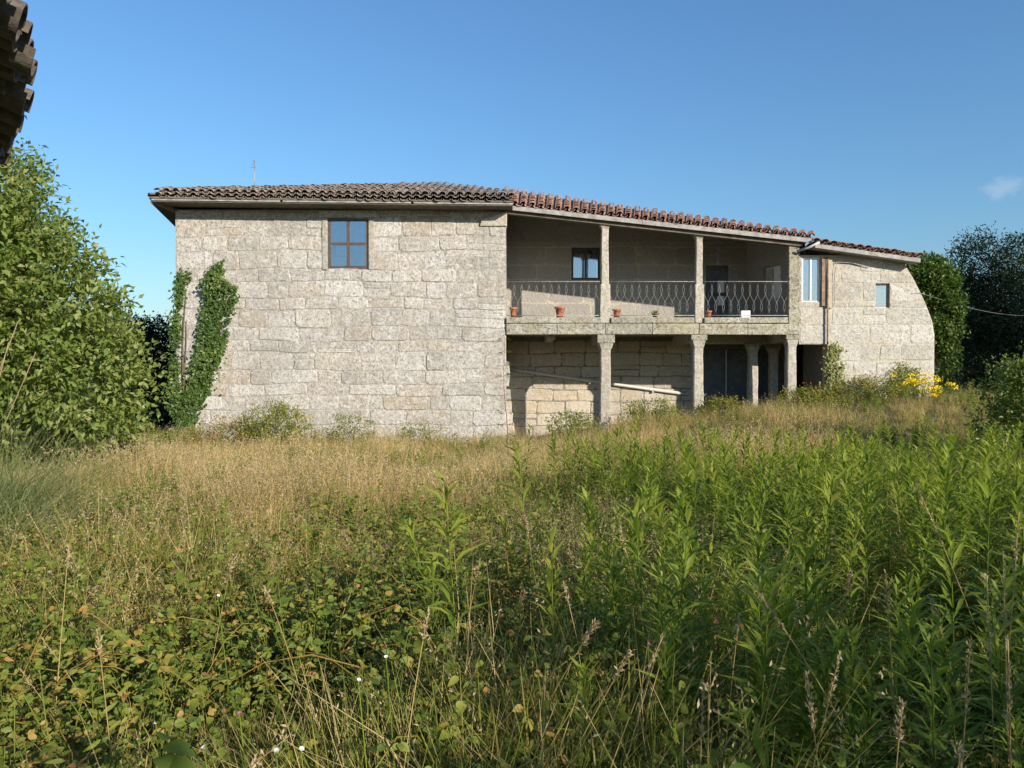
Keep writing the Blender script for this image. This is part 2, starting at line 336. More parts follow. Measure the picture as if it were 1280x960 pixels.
def stones(parent, x0, x1, z0, z1, yf, holes, hh, ww, mat, proud=(.008, .03), joint=.010, jit=.012, clip=None, split=.12, seed=1, top=None, irregular=False):
    rg = random.Random(seed)
    lv = sorted({z0, z1, *[min(max(h[2], z0), z1) for h in holes], *[min(max(h[3], z0), z1) for h in holes]})
    rows = []
    for a, b in zip(lv, lv[1:]):
        if b-a < .02: continue
        n = max(1, round((b-a)/rg.uniform(*hh)))
        cuts = [a+(b-a)*i/n + (rg.uniform(-.07, .07)*(2.4 if irregular else 1)*(b-a)/n if 0 < i < n else 0) for i in range(n+1)]
        rows += list(zip(cuts, cuts[1:]))
    ph = [rg.uniform(0, 6) for _ in range(4)]
    def wob(x, z): return (.022*math.sin(x*1.1+z*1.9+ph[0])+.014*math.sin(x*2.7-z*3+ph[1]))*(jit/.012)
    cnt = 0
    for (a, b) in rows:
        free = [(x0, x1)]
        for h in holes:
            if h[2] < (a+b)/2 < h[3]:
                nf = []
                for s, e in free:
                    if h[0] > s: nf.append((s, min(e, h[0])))
                    if h[1] < e: nf.append((max(s, h[1]), e))
                free = [p for p in nf if p[1]-p[0] > .05]
        for s, e in free:
            x = s
            while x < e-1e-6:
                wd = rg.uniform(*ww)
                if e-(x+wd) < ww[0]*.6: wd = e-x
                parts = [(x, x+wd, a, b)]
                r = rg.random()
                if r < split and wd > .5: zz = a+(b-a)*rg.uniform(.35, .65); parts = [(x, x+wd, a, zz), (x, x+wd, zz, b)]
                for (xa, xb, za, zb) in parts:
                    if clip:
                        lim = clip((za+zb)/2)
                        if xa > lim-.12: continue
                    cx, cz = (xa+xb)/2, (za+zb)/2
                    pr = rg.uniform(*proud); out = []
                    sk = [rg.uniform(-.05, .05) if (xa > s+.01) else 0, rg.uniform(-.05, .05) if (xb < e-.01) else 0]
                    cr = .08 if irregular else .07
                    for t in (cr, .5, 1-cr): out.append((xa+(xb-xa)*t, za+wob(xa+(xb-xa)*t, za)+joint))
                    cq = .16 if irregular else .14
                    for t in (cq, .5, 1-cq): out.append((xb-joint+sk[1]*(t-.5)*2*(zb-za), za+(zb-za)*t))
                    for t in (1-cr, .5, cr): out.append((xa+(xb-xa)*t, zb+wob(xa+(xb-xa)*t, zb)-joint))
                    for t in (1-cq, .5, cq): out.append((xa+joint+sk[0]*(t-.5)*2*(zb-za), za+(zb-za)*t))
                    out = [(px+rg.uniform(-jit, jit), pz+rg.uniform(-jit, jit)) for px, pz in out]
                    if clip: out = [(min(px, clip(pz)-.004), pz) for px, pz in out]
                    if top: out = [(px, min(pz, top(px))) for px, pz in out]
                    v = []; k = len(out); bw = min(.022, (zb-za)*.1)
                    for ring, (yy, ins) in enumerate(((.05, 0), (-pr+.014, 0), (-pr, bw))):
                        for px, pz in out:
                            dx, dz = px-cx, pz-cz
                            fx = (abs(dx)-ins)/abs(dx) if abs(dx) > ins+.01 else 1; fz = (abs(dz)-ins)/abs(dz) if abs(dz) > ins+.01 else 1
                            v.append((dx*fx, yy+(rg.uniform(-.006, .006) if ring == 2 else 0), dz*fz))
                    v.append((0, -pr-rg.uniform(0, .006), 0)); f = []
                    for r_ in range(2):
                        for j in range(k): f.append((r_*k+j, r_*k+(j+1) % k, (r_+1)*k+(j+1) % k, (r_+1)*k+j))
                    for j in range(k): f.append((2*k+j, 2*k+(j+1) % k, 3*k))
                    link('stone', pm('stone', v, f, mat), parent, (cx, yf, cz)); cnt += 1
                x += wd
    return cnt

# left block --------------------------------------------------------
XL, XR = -9.62, -.17
win_l = (-5.27, -4.10, 4.80, 6.27)
fw = wall_holes('front_wall', XL, XR, -.6, 6.50, WY+.02, WY+.55, [win_l], M['mortar'])
n_st = stones(fw, XL, XR, -.45, 6.46, WY+.02, [win_l], (.38, .52), (.55, 1.35), M['granite'], (.000, .026), .009, .015, split=.10, seed=3, irregular=True)
# rough toothing stones where the block's corner bulges beside the gallery
cs = []
for i, (z, d) in enumerate([(-.1, .48), (.22, .40), (.52, .30), (.86, .20), (1.2, .14), (1.6, .12), (2.0, .11)]):
    v = boxv(-.30-d/2, .30-d/2+d, 0, .5, -.17, .17); v = [(x+random.uniform(-.03, .03), y, zz+random.uniform(-.03, .03)) for x, y, zz in v]
    o = link('quoin_stone', pm('quoin_stone', v, HEX, M['rosy'] if i < 4 else M['granite']), fw, (XR-.28+.02, WY+.035, z)); 
    md = o.modifiers.new('b', 'BEVEL'); md.width = .03; md.segments = 2
# other walls of the block
sw = hbox('side_wall', [(XL, XL+.5, WY+.55, 29, -.6, 6.55)], M['granite'])
hbox('side_wall', [(XR-.5, XR-.003, WY+.55, 29, -.6, 6.45)], M['plaster'])
hbox('back_wall', [(XL+.5, .0, 28.5, 29, -.6, 6.75), (.01, 12.0, 28.5, 29, -.6, 5.35)], M['granite'])
# stone wedge added in the shape of the lit triangle under the eaves
hbox('lit_triangle_wedge', [[(XR-.75, WY-.05, 6.02), (XR+.02, WY-.05, 6.02), (XR+.02, WY+.4, 6.02), (XR-.75, WY+.4, 6.02),
                 (XR-.70, WY-.08, 6.20), (XR+.03, WY-.16, 6.42), (XR+.03, WY+.4, 6.42), (XR-.70, WY+.4, 6.20)]], M['rosy'], bevel=.02)

# windows -----------------------------------------------------------
def window(x0, x1, z0, z1, y, mat, cols, rows, fr=.055, curtain=None, shut=None, label=None, sill=None, mull=.04):
    wdw = hbox('window', [(x0, x0+fr, y, y+.07, z0, z1), (x1-fr, x1, y, y+.07, z0, z1), (x0+fr, x1-fr, y+.001, y+.07, z0, z0+fr), (x0+fr, x1-fr, y+.001, y+.07, z1-fr, z1)], mat)
    if label: wdw['label'] = label
    W, H = (x1-x0-2*fr), (z1-z0-2*fr); cw, ch = W/cols, H/rows
    for i in range(1, cols): boxes('mullion', [(x0+fr+cw*i-mull/2-.01, x0+fr+cw*i+mull/2+.01, y-.012, y+.06, z0+fr, z1-fr)], mat, wdw)
    for j in range(1, rows):
        for i in range(cols): boxes('glazing_bar', [(x0+fr+cw*i+.03, x0+fr+cw*(i+1)-.03, y+.006, y+.05, z0+fr+ch*j-mull/2, z0+fr+ch*j+mull/2)], mat, wdw)
    for i in range(cols):
        for j in range(rows):
            boxes('pane', [(x0+fr+cw*i, x0+fr+cw*(i+1), y+.03, y+.036, z0+fr+ch*j+.012, z0+fr+ch*(j+1)-.012)], M['glass'], wdw)
    if curtain:
        for (a, b, c, d) in curtain:
            v = []; f = []; n = 14
            for k in range(n+1):
                xx = x0+fr+W*(a+(b-a)*k/n); yy = y+.13+.018*math.sin(k*1.9)
                v += [(xx, yy, z0+fr+H*c), (xx, yy, z0+fr+H*d)]
            for k in range(n): f.append((2*k, 2*k+2, 2*k+3, 2*k+1))
            link('curtain', pm('curtain', v, f, M['curtain'], True), wdw)
    if sill: boxes('sill', [(x0-.12, x1+.12, y-.13, y+.10, z0-.09, z0-.004)], sill, wdw, .01)
    return wdw
window(*win_l, WY+.03, M['brown_frame'], 2, 2, .085, curtain=[(.0, .48, .0, .22), (.12, .48, .25, .47), (.0, .48, .5, 1), (.52, 1, .5, 1)], mull=.07, label='brown wooden casement window with four panes')
hbox('lintel', [(win_l[0]-.25, win_l[1]+.25, WY-.035, WY+.10, win_l[3]+.001, win_l[3]+.2)], M['granite'], bevel=.02)
for x in (win_l[0], win_l[1]):
    s_ = -1 if x == win_l[0] else 1
    hbox('jamb_stone', [(min(x+s_*.004, x+s_*.15), max(x+s_*.004, x+s_*.15), WY-.028, WY+.10, win_l[2]-.02, win_l[3]-.002)], M['mortar'], bevel=.015)

# gallery -----------------------------------------------------------
ZT, ZB = 3.42, 2.93                       # top and underside of the gallery edge
C1, C2, C3 = 2.68, 5.34, 8.05             # pillar axes
bwin = (1.93, 2.86, 4.87, 5.93); bdoor = (6.30, 7.05, 3.45, 5.35); sdoor = (6.0, 8.6, .2, 2.62)
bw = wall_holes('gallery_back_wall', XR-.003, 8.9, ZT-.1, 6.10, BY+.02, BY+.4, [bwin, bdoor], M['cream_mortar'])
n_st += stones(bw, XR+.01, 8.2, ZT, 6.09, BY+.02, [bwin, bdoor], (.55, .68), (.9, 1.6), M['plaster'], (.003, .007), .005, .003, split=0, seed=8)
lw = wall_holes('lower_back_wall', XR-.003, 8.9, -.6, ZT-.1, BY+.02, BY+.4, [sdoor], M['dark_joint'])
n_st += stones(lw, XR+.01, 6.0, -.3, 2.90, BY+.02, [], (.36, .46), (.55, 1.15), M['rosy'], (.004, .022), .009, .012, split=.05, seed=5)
window(*bwin, BY+.06, M['blue_frame'], 2, 1, .07, curtain=[(.02, .45, .0, 1), (.56, .98, .0, 1)], label='small two-paned window under the gallery roof')
d = hbox('door', [(bdoor[0]+.004, bdoor[1]-.004, BY+.10, BY+.15, bdoor[2], bdoor[3]-.003)], M['door']); d['label'] = 'dark gallery door with panes painted pale as reflections'
for a, b in ((4.05, 4.35), (4.47, 4.85)): boxes('pane', [(bdoor[0]+.40, bdoor[0]+.62, BY+.088, BY+.097, a, b)], M['curtain'], d)  # white colour paints the reflection on the door panes
boxes('rail_board', [(bdoor[0]+.03, bdoor[1]-.03, BY+.080, BY+.096, 4.36, 4.46)], M['blue_frame'], d)
boxes('door_handle', [(bdoor[0]+.08, bdoor[0]+.11, BY+.06, BY+.095, 4.30, 4.45)], M['metal'], d)
# right-hand inner wall of the gallery with its bright window
SX = 7.62
def sidewall():
    y0, y1 = WY+.25, BY+.015; xa, xb = C3+.12, SX
    hole = (23.0, 24.0, 4.06, 5.10)
    def X(y): return xa+(xb-xa)*(y-y0)/(y1-y0)
    ys = [y0, hole[0], hole[1], y1]; zs = [ZT-.1, hole[2], hole[3], 5.6]; v = []; f = []
    for i in range(3):
        for j in range(3):
            if i == 1 and j == 1: continue
            for off in (0, .3):
                n = len(v); v += [(X(ys[i])+off, ys[i], zs[j]), (X(ys[i+1])+off, ys[i+1], zs[j]), (X(ys[i+1])+off, ys[i+1], zs[j+1]), (X(ys[i])+off, ys[i], zs[j+1])]; f.append((n, n+1, n+2, n+3))
    a, b, c, d = hole; n = len(v)
    v += [(X(a), a, c), (X(b), b, c), (X(b), b, d), (X(a), a, d), (X(a)+.3, a, c), (X(b)+.3, b, c), (X(b)+.3, b, d), (X(a)+.3, a, d)]
    f += [(n, n+1, n+5, n+4), (n+1, n+2, n+6, n+5), (n+2, n+3, n+7, n+6), (n+3, n, n+4, n+7)]
    o = hl('gallery_end_wall', pm('gallery_end_wall', v, f, M['plaster']))
    wv = link('window', None, house, (0, -WY, 0)); wv['label'] = 'window in the gallery end wall with pale boards added for its brightness'
    for (p, q, z0, z1) in ((a, a+.05, c, d), (b-.05, b, c, d), (a+.05, b-.05, c, c+.05), (a+.05, b-.05, d-.05, d), ((a+b)/2-.025, (a+b)/2+.025, c+.05, d-.05)):
        boxes('frame_bar', [[(X(p)+.10, p, z0), (X(p)+.15, p, z0), (X(q)+.15, q, z0), (X(q)+.10, q, z0), (X(p)+.10, p, z1), (X(p)+.15, p, z1), (X(q)+.15, q, z1), (X(q)+.10, q, z1)]], M['white_paint'], wv)
    boxes('pane', [[(X(a)+.12, a+.04, c+.04), (X(a)+.126, a+.04, c+.04), (X(b)+.126, b-.04, c+.04), (X(b)+.12, b-.04, c+.04), (X(a)+.12, a+.04, d-.04), (X(a)+.126, a+.04, d-.04), (X(b)+.126, b-.04, d-.04), (X(b)+.12, b-.04, d-.04)]], M['glass'], wv)
    m_ = (a+b)/2-.02  # pale boards added to stand in for the lit reveal and curtain
    for p, q, mt, nm in ((a+.06, m_, 'white_paint', 'bright_patch_board'), (m_+.06, b-.06, 'cream', 'bright_patch_board')):
        boxes(nm, [[(X(p)+.06, p, c+.06), (X(p)+.09, p, c+.06), (X(q)+.09, q, c+.06), (X(q)+.06, q, c+.06), (X(p)+.06, p, d-.06), (X(p)+.09, p, d-.06), (X(q)+.09, q, d-.06), (X(q)+.06, q, d-.06)]], M[mt], wv)
sidewall()
hl('gallery_back_wall', pm('gallery_back_wall', [(XR-.003, BY+.025, 6.101), (8.9, BY+.025, 6.101), (8.9, BY+.025, 6.18), (XR-.003, BY+.025, 7.35), (XR-.003, BY+.3, 6.101), (8.9, BY+.3, 6.101), (8.9, BY+.3, 6.18), (XR-.003, BY+.3, 7.35)], [(0,1,2,3),(5,4,7,6),(3,2,6,7)], M['plaster']))
hl('gallery_end_wall', pm('gallery_end_wall', [(C3+.12, WY+.25, 5.6), (SX, BY+.015, 5.6), (SX, BY+.015, 6.3), (C3+.12, WY+.25, 5.66)], [(0,1,2,3)], M['plaster']))
hl('side_wall', pm('side_wall', [(XR-.01, WY+.04, 6.3), (XR-.01, 29, 6.3), (XR-.01, 29, 6.5), (XR-.01, 25.4, 7.5), (XR-.01, WY+.04, 6.62)], [(0,1,2,3,4)], M['plaster']))
hbox('gallery_floor', [(XR+.003, C3+.2, WY+.42, BY+.015, ZB+.10, ZT-.06)], M['plaster'])
# edge beam: one stone slab per bay, butted over the pillars
eb = hbox('edge_beam', [(XR+.002, C3-.16, WY+.10, WY+.41, ZB+.03, ZT-.02)], M['beam'])
for a, b in ((XR+.004, 1.28), (1.285, C1-.02), (C1-.012, 4.0), (4.006, C2-.01), (C2, 6.72), (6.726, C3-.15)):
    jz = random.uniform(-.008, .008)
    boxes('beam_stone', [(a, b, WY-.06+random.uniform(-.012, .012), WY+.098, ZB+jz, ZB+.315+jz)], M['beam'], eb, .02)
for a, b in ((XR+.004, C1-.14), (C1+.14, C2-.14), (C2+.14, C3-.18)):
    boxes('coping_stone', [(a, b, WY-.085, WY+.30, ZB+.318+.008, ZT)], M['beam'], eb, .02)
# cross beams under the floor
for x in (C1, C2, C3-.1): hbox('cross_beam', [(x-.13, x+.13, WY+.33, BY+.01, ZB-.20, ZB+.099)], M['pillar'], bevel=.015)
hbox('ceiling_joist', [(-.1+1.15, .12+1.15, WY+.42, BY+.01, ZB-.10, ZB+.099)], M['pillar'])

def octo(cx, cy, w0, w1, z0, z1, ch=.22, n=7):
    v = []; f = []
    for i in range(n+1):
        t = i/n; hw = (w0+(w1-w0)*t)/2*(1+random.uniform(-.02, .02)); c = hw*ch; z = z0+(z1-z0)*t; ox = random.uniform(-.006, .006)
        v += [(cx+ox+px, cy+py, z) for px, py in ((-hw+c,-hw),(hw-c,-hw),(hw,-hw+c),(hw,hw-c),(hw-c,hw),(-hw+c,hw),(-hw,hw-c),(-hw,-hw+c))]
    for i in range(n):
        for j in range(8): f.append((i*8+j, i*8+(j+1) % 8, (i+1)*8+(j+1) % 8, (i+1)*8+j))
    f += [tuple(range(7, -1, -1)), tuple(range(n*8, n*8+8))]
    return v, f
def column(cx, cy, w, z0, z1, capw=.46, caph=.20, ab=.16, mat='pillar', base=True):
    zt = z1-caph-ab
    v, f = octo(cx, cy, w*1.06, w*.94, z0+(.28 if base else 0), zt); c = hl('column', pm('column', v, f, M[mat]))
    v, f = octo(cx, cy, w*1.0, capw*.92, zt, zt+caph, .2, 4); link('capital', pm('capital', v, f, M[mat]), c)
    boxes('abacus', [(cx-capw/2, cx+capw/2, cy-capw/2, cy+capw/2, zt+caph+.001, z1)], M['beam'], c, .02)
    if base: v, f = octo(cx, cy, w*1.45, w*1.2, z0-.4, z0+.28, .1, 2); link('base', pm('base', v, f, M[mat]), c)
    return c
column(C1, WY+.16, .31, .15, ZB-.002, .50, .18, .24)
column(C2, WY+.16, .29, .45, ZB-.002, .46, .20, .16)
column(C3-.03, WY+.16, .27, .55, ZB-.002, .40, .20, .14)
column(7.32, 23.4, .27, .1, ZB-.20, .38, .16, .10)
column(8.22, 24.2, .26, .3, ZB-.20, .40, .16, .12)
hbox('inner_beam', [(6.0, 8.9, 23.62, 23.9, ZB-.196, ZB+.098)], M['pillar'])
eaveg = lambda x: 6.50+(5.57-6.50)*(x+.1)/8.58     # underside of the gallery eave along its length
for x, wdt in ((C1-.02, .22), (C2+.02, .20)):
    zt = eaveg(x)-.02
    v, f = octo(x, WY+.12, wdt*1.0, wdt*.92, ZT+.95, zt-.22, .2); c = hl('upper_pillar', pm('upper_pillar', v, f, M['pillar']))
    v, f = octo(x, WY+.12, wdt*1.35, wdt*1.28, ZT-.15, ZT+.95, .12, 3); link('pedestal', pm('pedestal', v, f, M['pillar']), c)
    v, f = octo(x, WY+.12, wdt*.95, wdt*1.6, zt-.22, zt-.07, .15, 3); link('capital', pm('capital', v, f, M['pillar']), c)
    boxes('abacus', [(x-wdt*.95, x+wdt*.95, WY+.12-wdt*.8, WY+.12+wdt*.8, zt-.069, zt)], M['pillar'], c, .01)
# end pier between gallery and right wing
hbox('end_pier', [(C3-.145, C3+.17, WY-.02, WY+.24, ZB+.003, 5.52)], M['beam'], bevel=.02)

# railings: a run of crossing wavy bars per bay
def railing(x0, x1):
    y = WY+.02; zb, zt = ZT+.06, ZT+1.03; a = Acc()
    tube(a, [(x0, y, zt), (x1, y, zt)], .009, 5); r = hl('railing', a.mesh('railing', M['iron']))
    a = Acc(); tube(a, [(x0, y, zb), (x1, y, zb)], .010, 5); link('bottom_rail', a.mesh('bottom_rail', M['iron']), r)
    a = Acc(); t = np.linspace(0, 1, 9); H = zt-zb
    tube(a, np.stack([(.085*np.sin(t*np.pi*2)), 0*t, t*H], 1), .0040, 4, cap=False); mb = a.mesh('bar', M['iron'])
    n = int((x1-x0)/.105); 
    for i in range(n):
        b = link('bar', mb, r, (x0+(i+.5)*(x1-x0)/n, y+(.006 if i % 2 else -.006), zb))
        if i % 2: b.scale = (-1, 1, 1)
railing(XR+.02, C1-.17); railing(C1+.12, C2-.12); railing(C2+.16, C3-.15)

# right wing --------------------------------------------------------
cz_ = [(1.0,12.09),(2.95,12.09),(3.35,12.02),(3.92,11.79),(4.61,11.45),(5.05,11.14),(5.6,11.05)]
def rclip(z): return float(np.interp(z, [p[0] for p in cz_], [p[1] for p in cz_]))
wr1 = (8.30, 8.80, 3.87, 5.13); wr2 = (10.40, 10.81, 3.70, 4.40); op = (8.222, 9.06, 0.0, 2.66)
RX0 = C3+.172
rw = wall_holes('right_wall', RX0, 12.3, .3, 5.20, WY+.02, WY+.45, [wr1, wr2, op], M['cream_mortar'], rclip)
n_st += stones(rw, RX0, 12.09, .4, 5.12, WY+.02, [wr1, wr2, op], (.40, .54), (.55, 1.25), M['cream'], (.004, .014), .008, .006, clip=rclip, split=.04, seed=21)
window(*wr1, WY+.05, M['white_paint'], 2, 1, .035, curtain=[(.0, 1.0, .42, 1)], label='narrow white window with drawn curtain', mull=.025)
window(*wr2, WY+.10, M['metal'], 1, 1, .04, curtain=[(.05, .5, .35, .95)], label='small plain window in the right wing')
hbox('side_wall', [[(11.6, WY+.45, .3), (12.05, WY+.45, .3), (12.05, 29, .3), (11.6, 29, .3), (10.9, WY+.45, 4.9), (11.3, WY+.45, 4.9), (11.3, 29, 4.9), (10.9, 29, 4.9)]], M['cream'])
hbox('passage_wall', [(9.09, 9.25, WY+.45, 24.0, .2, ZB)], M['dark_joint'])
hbox('lower_door', [(sdoor[0]+.01, 6.95, BY+.12, BY+.17, .2, 2.61)], M['door'])
hbox('lower_door', [(7.0, sdoor[1]-.01, BY+.12, BY+.17, .2, 2.61)], M['door'])
hbox('door_post', [(6.955, 6.995, BY+.03, BY+.12, .2, 2.61)], M['pipe'])
# boards and pipes on the right wing
hbox('pilaster_board', [(8.84, 8.93, WY-.05, WY-.012, 3.75, 5.12)], M['rust_pipe'])
hbox('white_board', [(8.95, 9.13, WY-.05, WY-.012, 3.7, 5.08)], M['cream_mortar'])
def pipe(name, pts, r, mat, **kw):
    a = Acc(); tube(a, pts, r, 8); return hl(name, a.mesh(name, mat), **kw)
pipe('downpipe', [(9.0, WY-.05, 5.15), (9.0, WY-.07, 4.4), (8.995, WY-.07, 3.7), (9.0, WY-.07, 2.4), (8.99, WY-.07, 1.0)], .028, M['rust_pipe'])
pipe('cable', [(9.0, WY-.04, 3.75), (9.12, WY-.04, 3.68), (9.2, WY-.04, 3.8), (9.2, WY-.04, 4.6), (9.25, WY-.04, 5.0), (9.7, WY-.04, 4.97), (10.2, WY-.04, 4.85)], .012, M['iron'])
pipe('spout', [(8.1, WY-.1, 5.30), (8.35, WY-.3, 5.36), (8.62, WY-.42, 5.50)], .035, M['pipe'])
pp = [P(636, 461, BY-.08), P(747, 477.5, BY-.08), P(861, 493, BY-.08)]
pipe('waste_pipe', pp, .052, M['pipe'], label='pale pipe sloping along the lower back wall')
for t in (.12, .45, .8):
    c = np.array(pp[0])*(1-t)+np.array(pp[2])*t; hbox('pipe_bracket', [(c[0]-.03, c[0]+.03, BY-.10, BY+.015, c[2]-.11, c[2]-.02)], M['pillar'])

# roofs ---------------------------------------------------------------
def tile_geo(Lg=.46, r0=.105, r1=.082, th=.014, n=7, up=1):
    """one half-round clay tile: local +y runs up the slope, wide end at y=0"""
    v = []; t = []
    for (y, r) in ((0, r0), (Lg, r1)):
        for rr in (r, r-th):
            for j in range(n):
                a = math.pi*j/(n-1); v.append((rr*math.cos(a), y, up*rr*.72*math.sin(a)))
    A, B, C, D = 0, n, 2*n, 3*n
    for j in range(n-1):
        t += [(A+j, A+j+1, C+j+1), (A+j, C+j+1, C+j), (B+j, D+j+1, B+j+1), (B+j, D+j, D+j+1), (A+j, B+j+1, A+j+1), (A+j, B+j, B+j+1), (C+j, C+j+1, D+j+1), (C+j, D+j+1, D+j)]
    return np.array(v), np.array(t)
TV, TT = tile_geo(); TVp = TV*np.array([1, 1, -1])+np.array([0, 0, .045]); TTp = TT[:, ::-1]
tile_count = [0]
def tiles(parent, eave, top, x0, x1, mat, budget_rows, xl=0, sp=.235, step=.38, hdir=None):
    """columns of tiles: eave(x), top(x) give the two ends of every column"""
    a = Acc(); tm = {}
    for nm, vv, tt in (('c', TV, TT), ('p', TVp, TTp)):
        q = Acc(); q.add(vv, tt, .0); tm[nm] = q.mesh('roof_tile', mat)
    n = int(abs(x1-x0)/sp)
    for i in range(n*2+1):
        x = x0+(x1-x0)*i/(2*n); e = np.array(eave(x)); tp = np.array(top(x)); d = tp-e; ln = np.linalg.norm(d)
        if ln < .3: continue
        d /= ln; xa = np.array([1., 0, 0]) if hdir is None else np.array(hdir); xa = xa-d*xa.dot(d); xa /= np.linalg.norm(xa); za = np.cross(xa, d)
        cover = i % 2 == 0; k = 0; s = random.uniform(-.05, .03)
        while s < ln:
            lift = (.055 if cover else 0)+.014*random.uniform(-1, 1)+xl; yaw = random.uniform(-.05, .05); tilt = .05+random.uniform(-.02, .02)
            y2 = d*math.cos(tilt)-za*math.sin(tilt)*.6+xa*yaw; y2 /= np.linalg.norm(y2); x2 = np.cross(y2, za); x2 /= np.linalg.norm(x2); z2 = np.cross(x2, y2)
            org = e+d*s+za*(lift+.03)
            Mx = np.stack([x2, y2, z2], 1)
            if k < (budget_rows if cover else budget_rows-1) and tile_count[0] < 298:
                mw = Matrix(((*Mx[0], org[0]), (*Mx[1], org[1]), (*Mx[2], org[2]), (0, 0, 0, 1)))
                o = link('roof_tile', tm['c' if cover else 'p'], parent); o.matrix_local = mw; tile_count[0] += 1
            else:
                vv, tt = (TV, TT) if cover else (TVp, TTp)
                a.add(vv@Mx.T+org, tt, random.random())
            if k == 0 and xl:
                vv, tt = (TV, TT) if cover else (TVp, TTp); a.add(vv@Mx.T+org-za*(xl+.03)-d*.02, tt, random.random())
            s += step*random.uniform(.94, 1.06); k += 1
    link('roof_tile_field', a.mesh('roof_tile_field', mat), parent, kind='stuff')
def deck(name, pts, mat, th=.05):
    n = len(pts); v = [tuple(p) for p in pts]+[(p[0], p[1], p[2]-th) for p in pts]
    f = [tuple(range(n)), tuple(range(2*n-1, n-1, -1))]+[(j, n+j, n+(j+1) % n, (j+1) % n) for j in range(n)]
    return hl(name, pm(name, v, f, mat))
# left block: hipped front slope
A0 = np.array((-10.02, 21.26, 6.70)); A1 = np.array((.02, 21.26, 6.58))
HP = [(-10.02, 21.30, 6.74), (-6.2, 25.4, 7.84), (-2.38, 25.4, 7.93), (.02, 25.4, 7.66)]
def eL(x): t = (x-A0[0])/(A1[0]-A0[0]); return A0+(A1-A0)*t
def tL(x):
    return np.array([x, np.interp(x, [p[0] for p in HP], [p[1] for p in HP]), np.interp(x, [p[0] for p in HP], [p[2] for p in HP])])
rl = deck('roof', [A0, A1, HP[3], HP[2], HP[1]], M['wood_dark'])
tiles(rl, eL, tL, -9.98, -.02, M['tile_old'], 2, .075)
lb = (-11.9, 29.2, 6.72)
r2 = deck('roof', [A0, HP[1], (-6.2, 25.6, 7.84), lb], M['wood_dark'])
ld = np.array(lb)-A0; ld /= np.linalg.norm(ld)
tiles(r2, lambda s: A0+ld*s, lambda s: np.array((A0+ld*s))+(np.array(HP[1])-(A0+ld*s))*.96, .3, 7.9, M['tile_old'], 0, hdir=tuple(-ld))
deck('roof', [HP[1], HP[2], HP[3], (.02, 29.4, 6.6), (-11.9, 29.4, 6.6)], M['tile_old'])
def hexa(a, b, dy, z0, z1):              # board along a line, front face first
    return [(a[0], a[1], a[2]+z0), (b[0], b[1], b[2]+z0), (b[0], b[1]+dy, b[2]+z0), (a[0], a[1]+dy, a[2]+z0), (a[0], a[1], a[2]+z1), (b[0], b[1], b[2]+z1), (b[0], b[1]+dy, b[2]+z1), (a[0], a[1]+dy, a[2]+z1)]
for t0, t1 in ((0, .36), (.361, .72), (.721, 1)):
    hbox('fascia_board', [hexa(A0+(A1-A0)*t0+np.array((.06, .02, 0)), A0+(A1-A0)*t1+np.array((0, .02, 0)), .03, -.10, -.003)], M['fascia'], bevel=.004)
hbox('soffit', [hexa(A0+np.array((.08, .052, -.11)), A1+np.array((0, .052, -.11)), .72, -.02, 0)], M['wood_dark'])
hbox('soffit', [[(A0[0]+.02, 21.31, 6.545), (XL, 22.0, 6.42), (XL, 29, 6.42), (-11.8, 29, 6.5), (A0[0]+.02, 21.31, 6.60), (XL, 22.0, 6.60), (XL, 29, 6.60), (-11.8, 29, 6.60)]], M['wood_dark'])
# gallery roof: its eave falls towards the right wing
E0 = np.array((-.22, 21.82, 6.595)); E1 = np.array((8.48, 21.82, 5.65)); G0 = np.array((-.22, 25.4, 7.84)); G1 = np.array((9.86, 25.4, 6.38))
rg_ = deck('roof', [E0, E1, G1, G0], M['wood_dark'])
tiles(rg_, lambda t: E0+(E1-E0)*t/8.5, lambda t: G0+(G1-G0)*t/8.5, .05, 8.5, M['tile_red'], 2, .0)
for t0, t1 in ((0, .45), (.451, 1)):
    hbox('fascia_board', [hexa(E0+(E1-E0)*t0+np.array((0, -.02, 0)), E0+(E1-E0)*t1+np.array((0, -.02, 0)), .03, -.13, -.003)], M['fascia'], bevel=.004)
hbox('wall_plate', [hexa(E0+np.array((0, .10, -.055)), E1+np.array((-.2, .10, -.055)), .2, -.16, 0)], M['wood_dark'])
for i in range(15):
    t = (i+.5)/15; a = E0+(E1-E0)*t; b = G0+(G1-G0)*t
    hbox('rafter', [[(a[0]-.04, a[1]+.31, a[2]-.06), (a[0]+.04, a[1]+.31, a[2]-.06), (b[0]+.04, BY, b[2]-.15), (b[0]-.04, BY, b[2]-.15), (a[0]-.04, a[1]+.31, a[2]+.05), (a[0]+.04, a[1]+.31, a[2]+.05), (b[0]+.04, BY, b[2]-.10), (b[0]-.04, BY, b[2]-.10)]], M['wood_dark'])
deck('roof', [G0, G1, (9.9, 29.4, 5.3), (-.22, 29.4, 6.6)], M['tile_red'])
# right wing roof
F0 = np.array((8.50, 21.62, 5.47)); F1 = np.array((11.46, 21.62, 5.05)); K0 = np.array((9.5, 24.6, 6.0)); K1 = np.array((11.9, 24.6, 5.55))
rr = deck('roof', [F0, F1, K1, K0], M['wood_dark'])
tiles(rr, lambda t: F0+(F1-F0)*t/3, lambda t: K0+(K1-K0)*t/3, .05, 3, M['tile_red'], 2)
hbox('fascia_board', [hexa(F0+np.array((0, -.02, 0)), F1+np.array((0, -.02, 0)), .03, -.12, -.003)], M['fascia'], bevel=.004)
hbox('soffit', [hexa(F0+np.array((0, .012, -.09)), F1+np.array((0, .012, -.09)), .45, -.02, 0)], M['fascia'])
deck('roof', [K0, K1, (12.2, 29.4, 4.9), (9.5, 29.4, 5.3)], M['tile_red'])
print('STONES', n_st, 'TILES', tile_count[0])
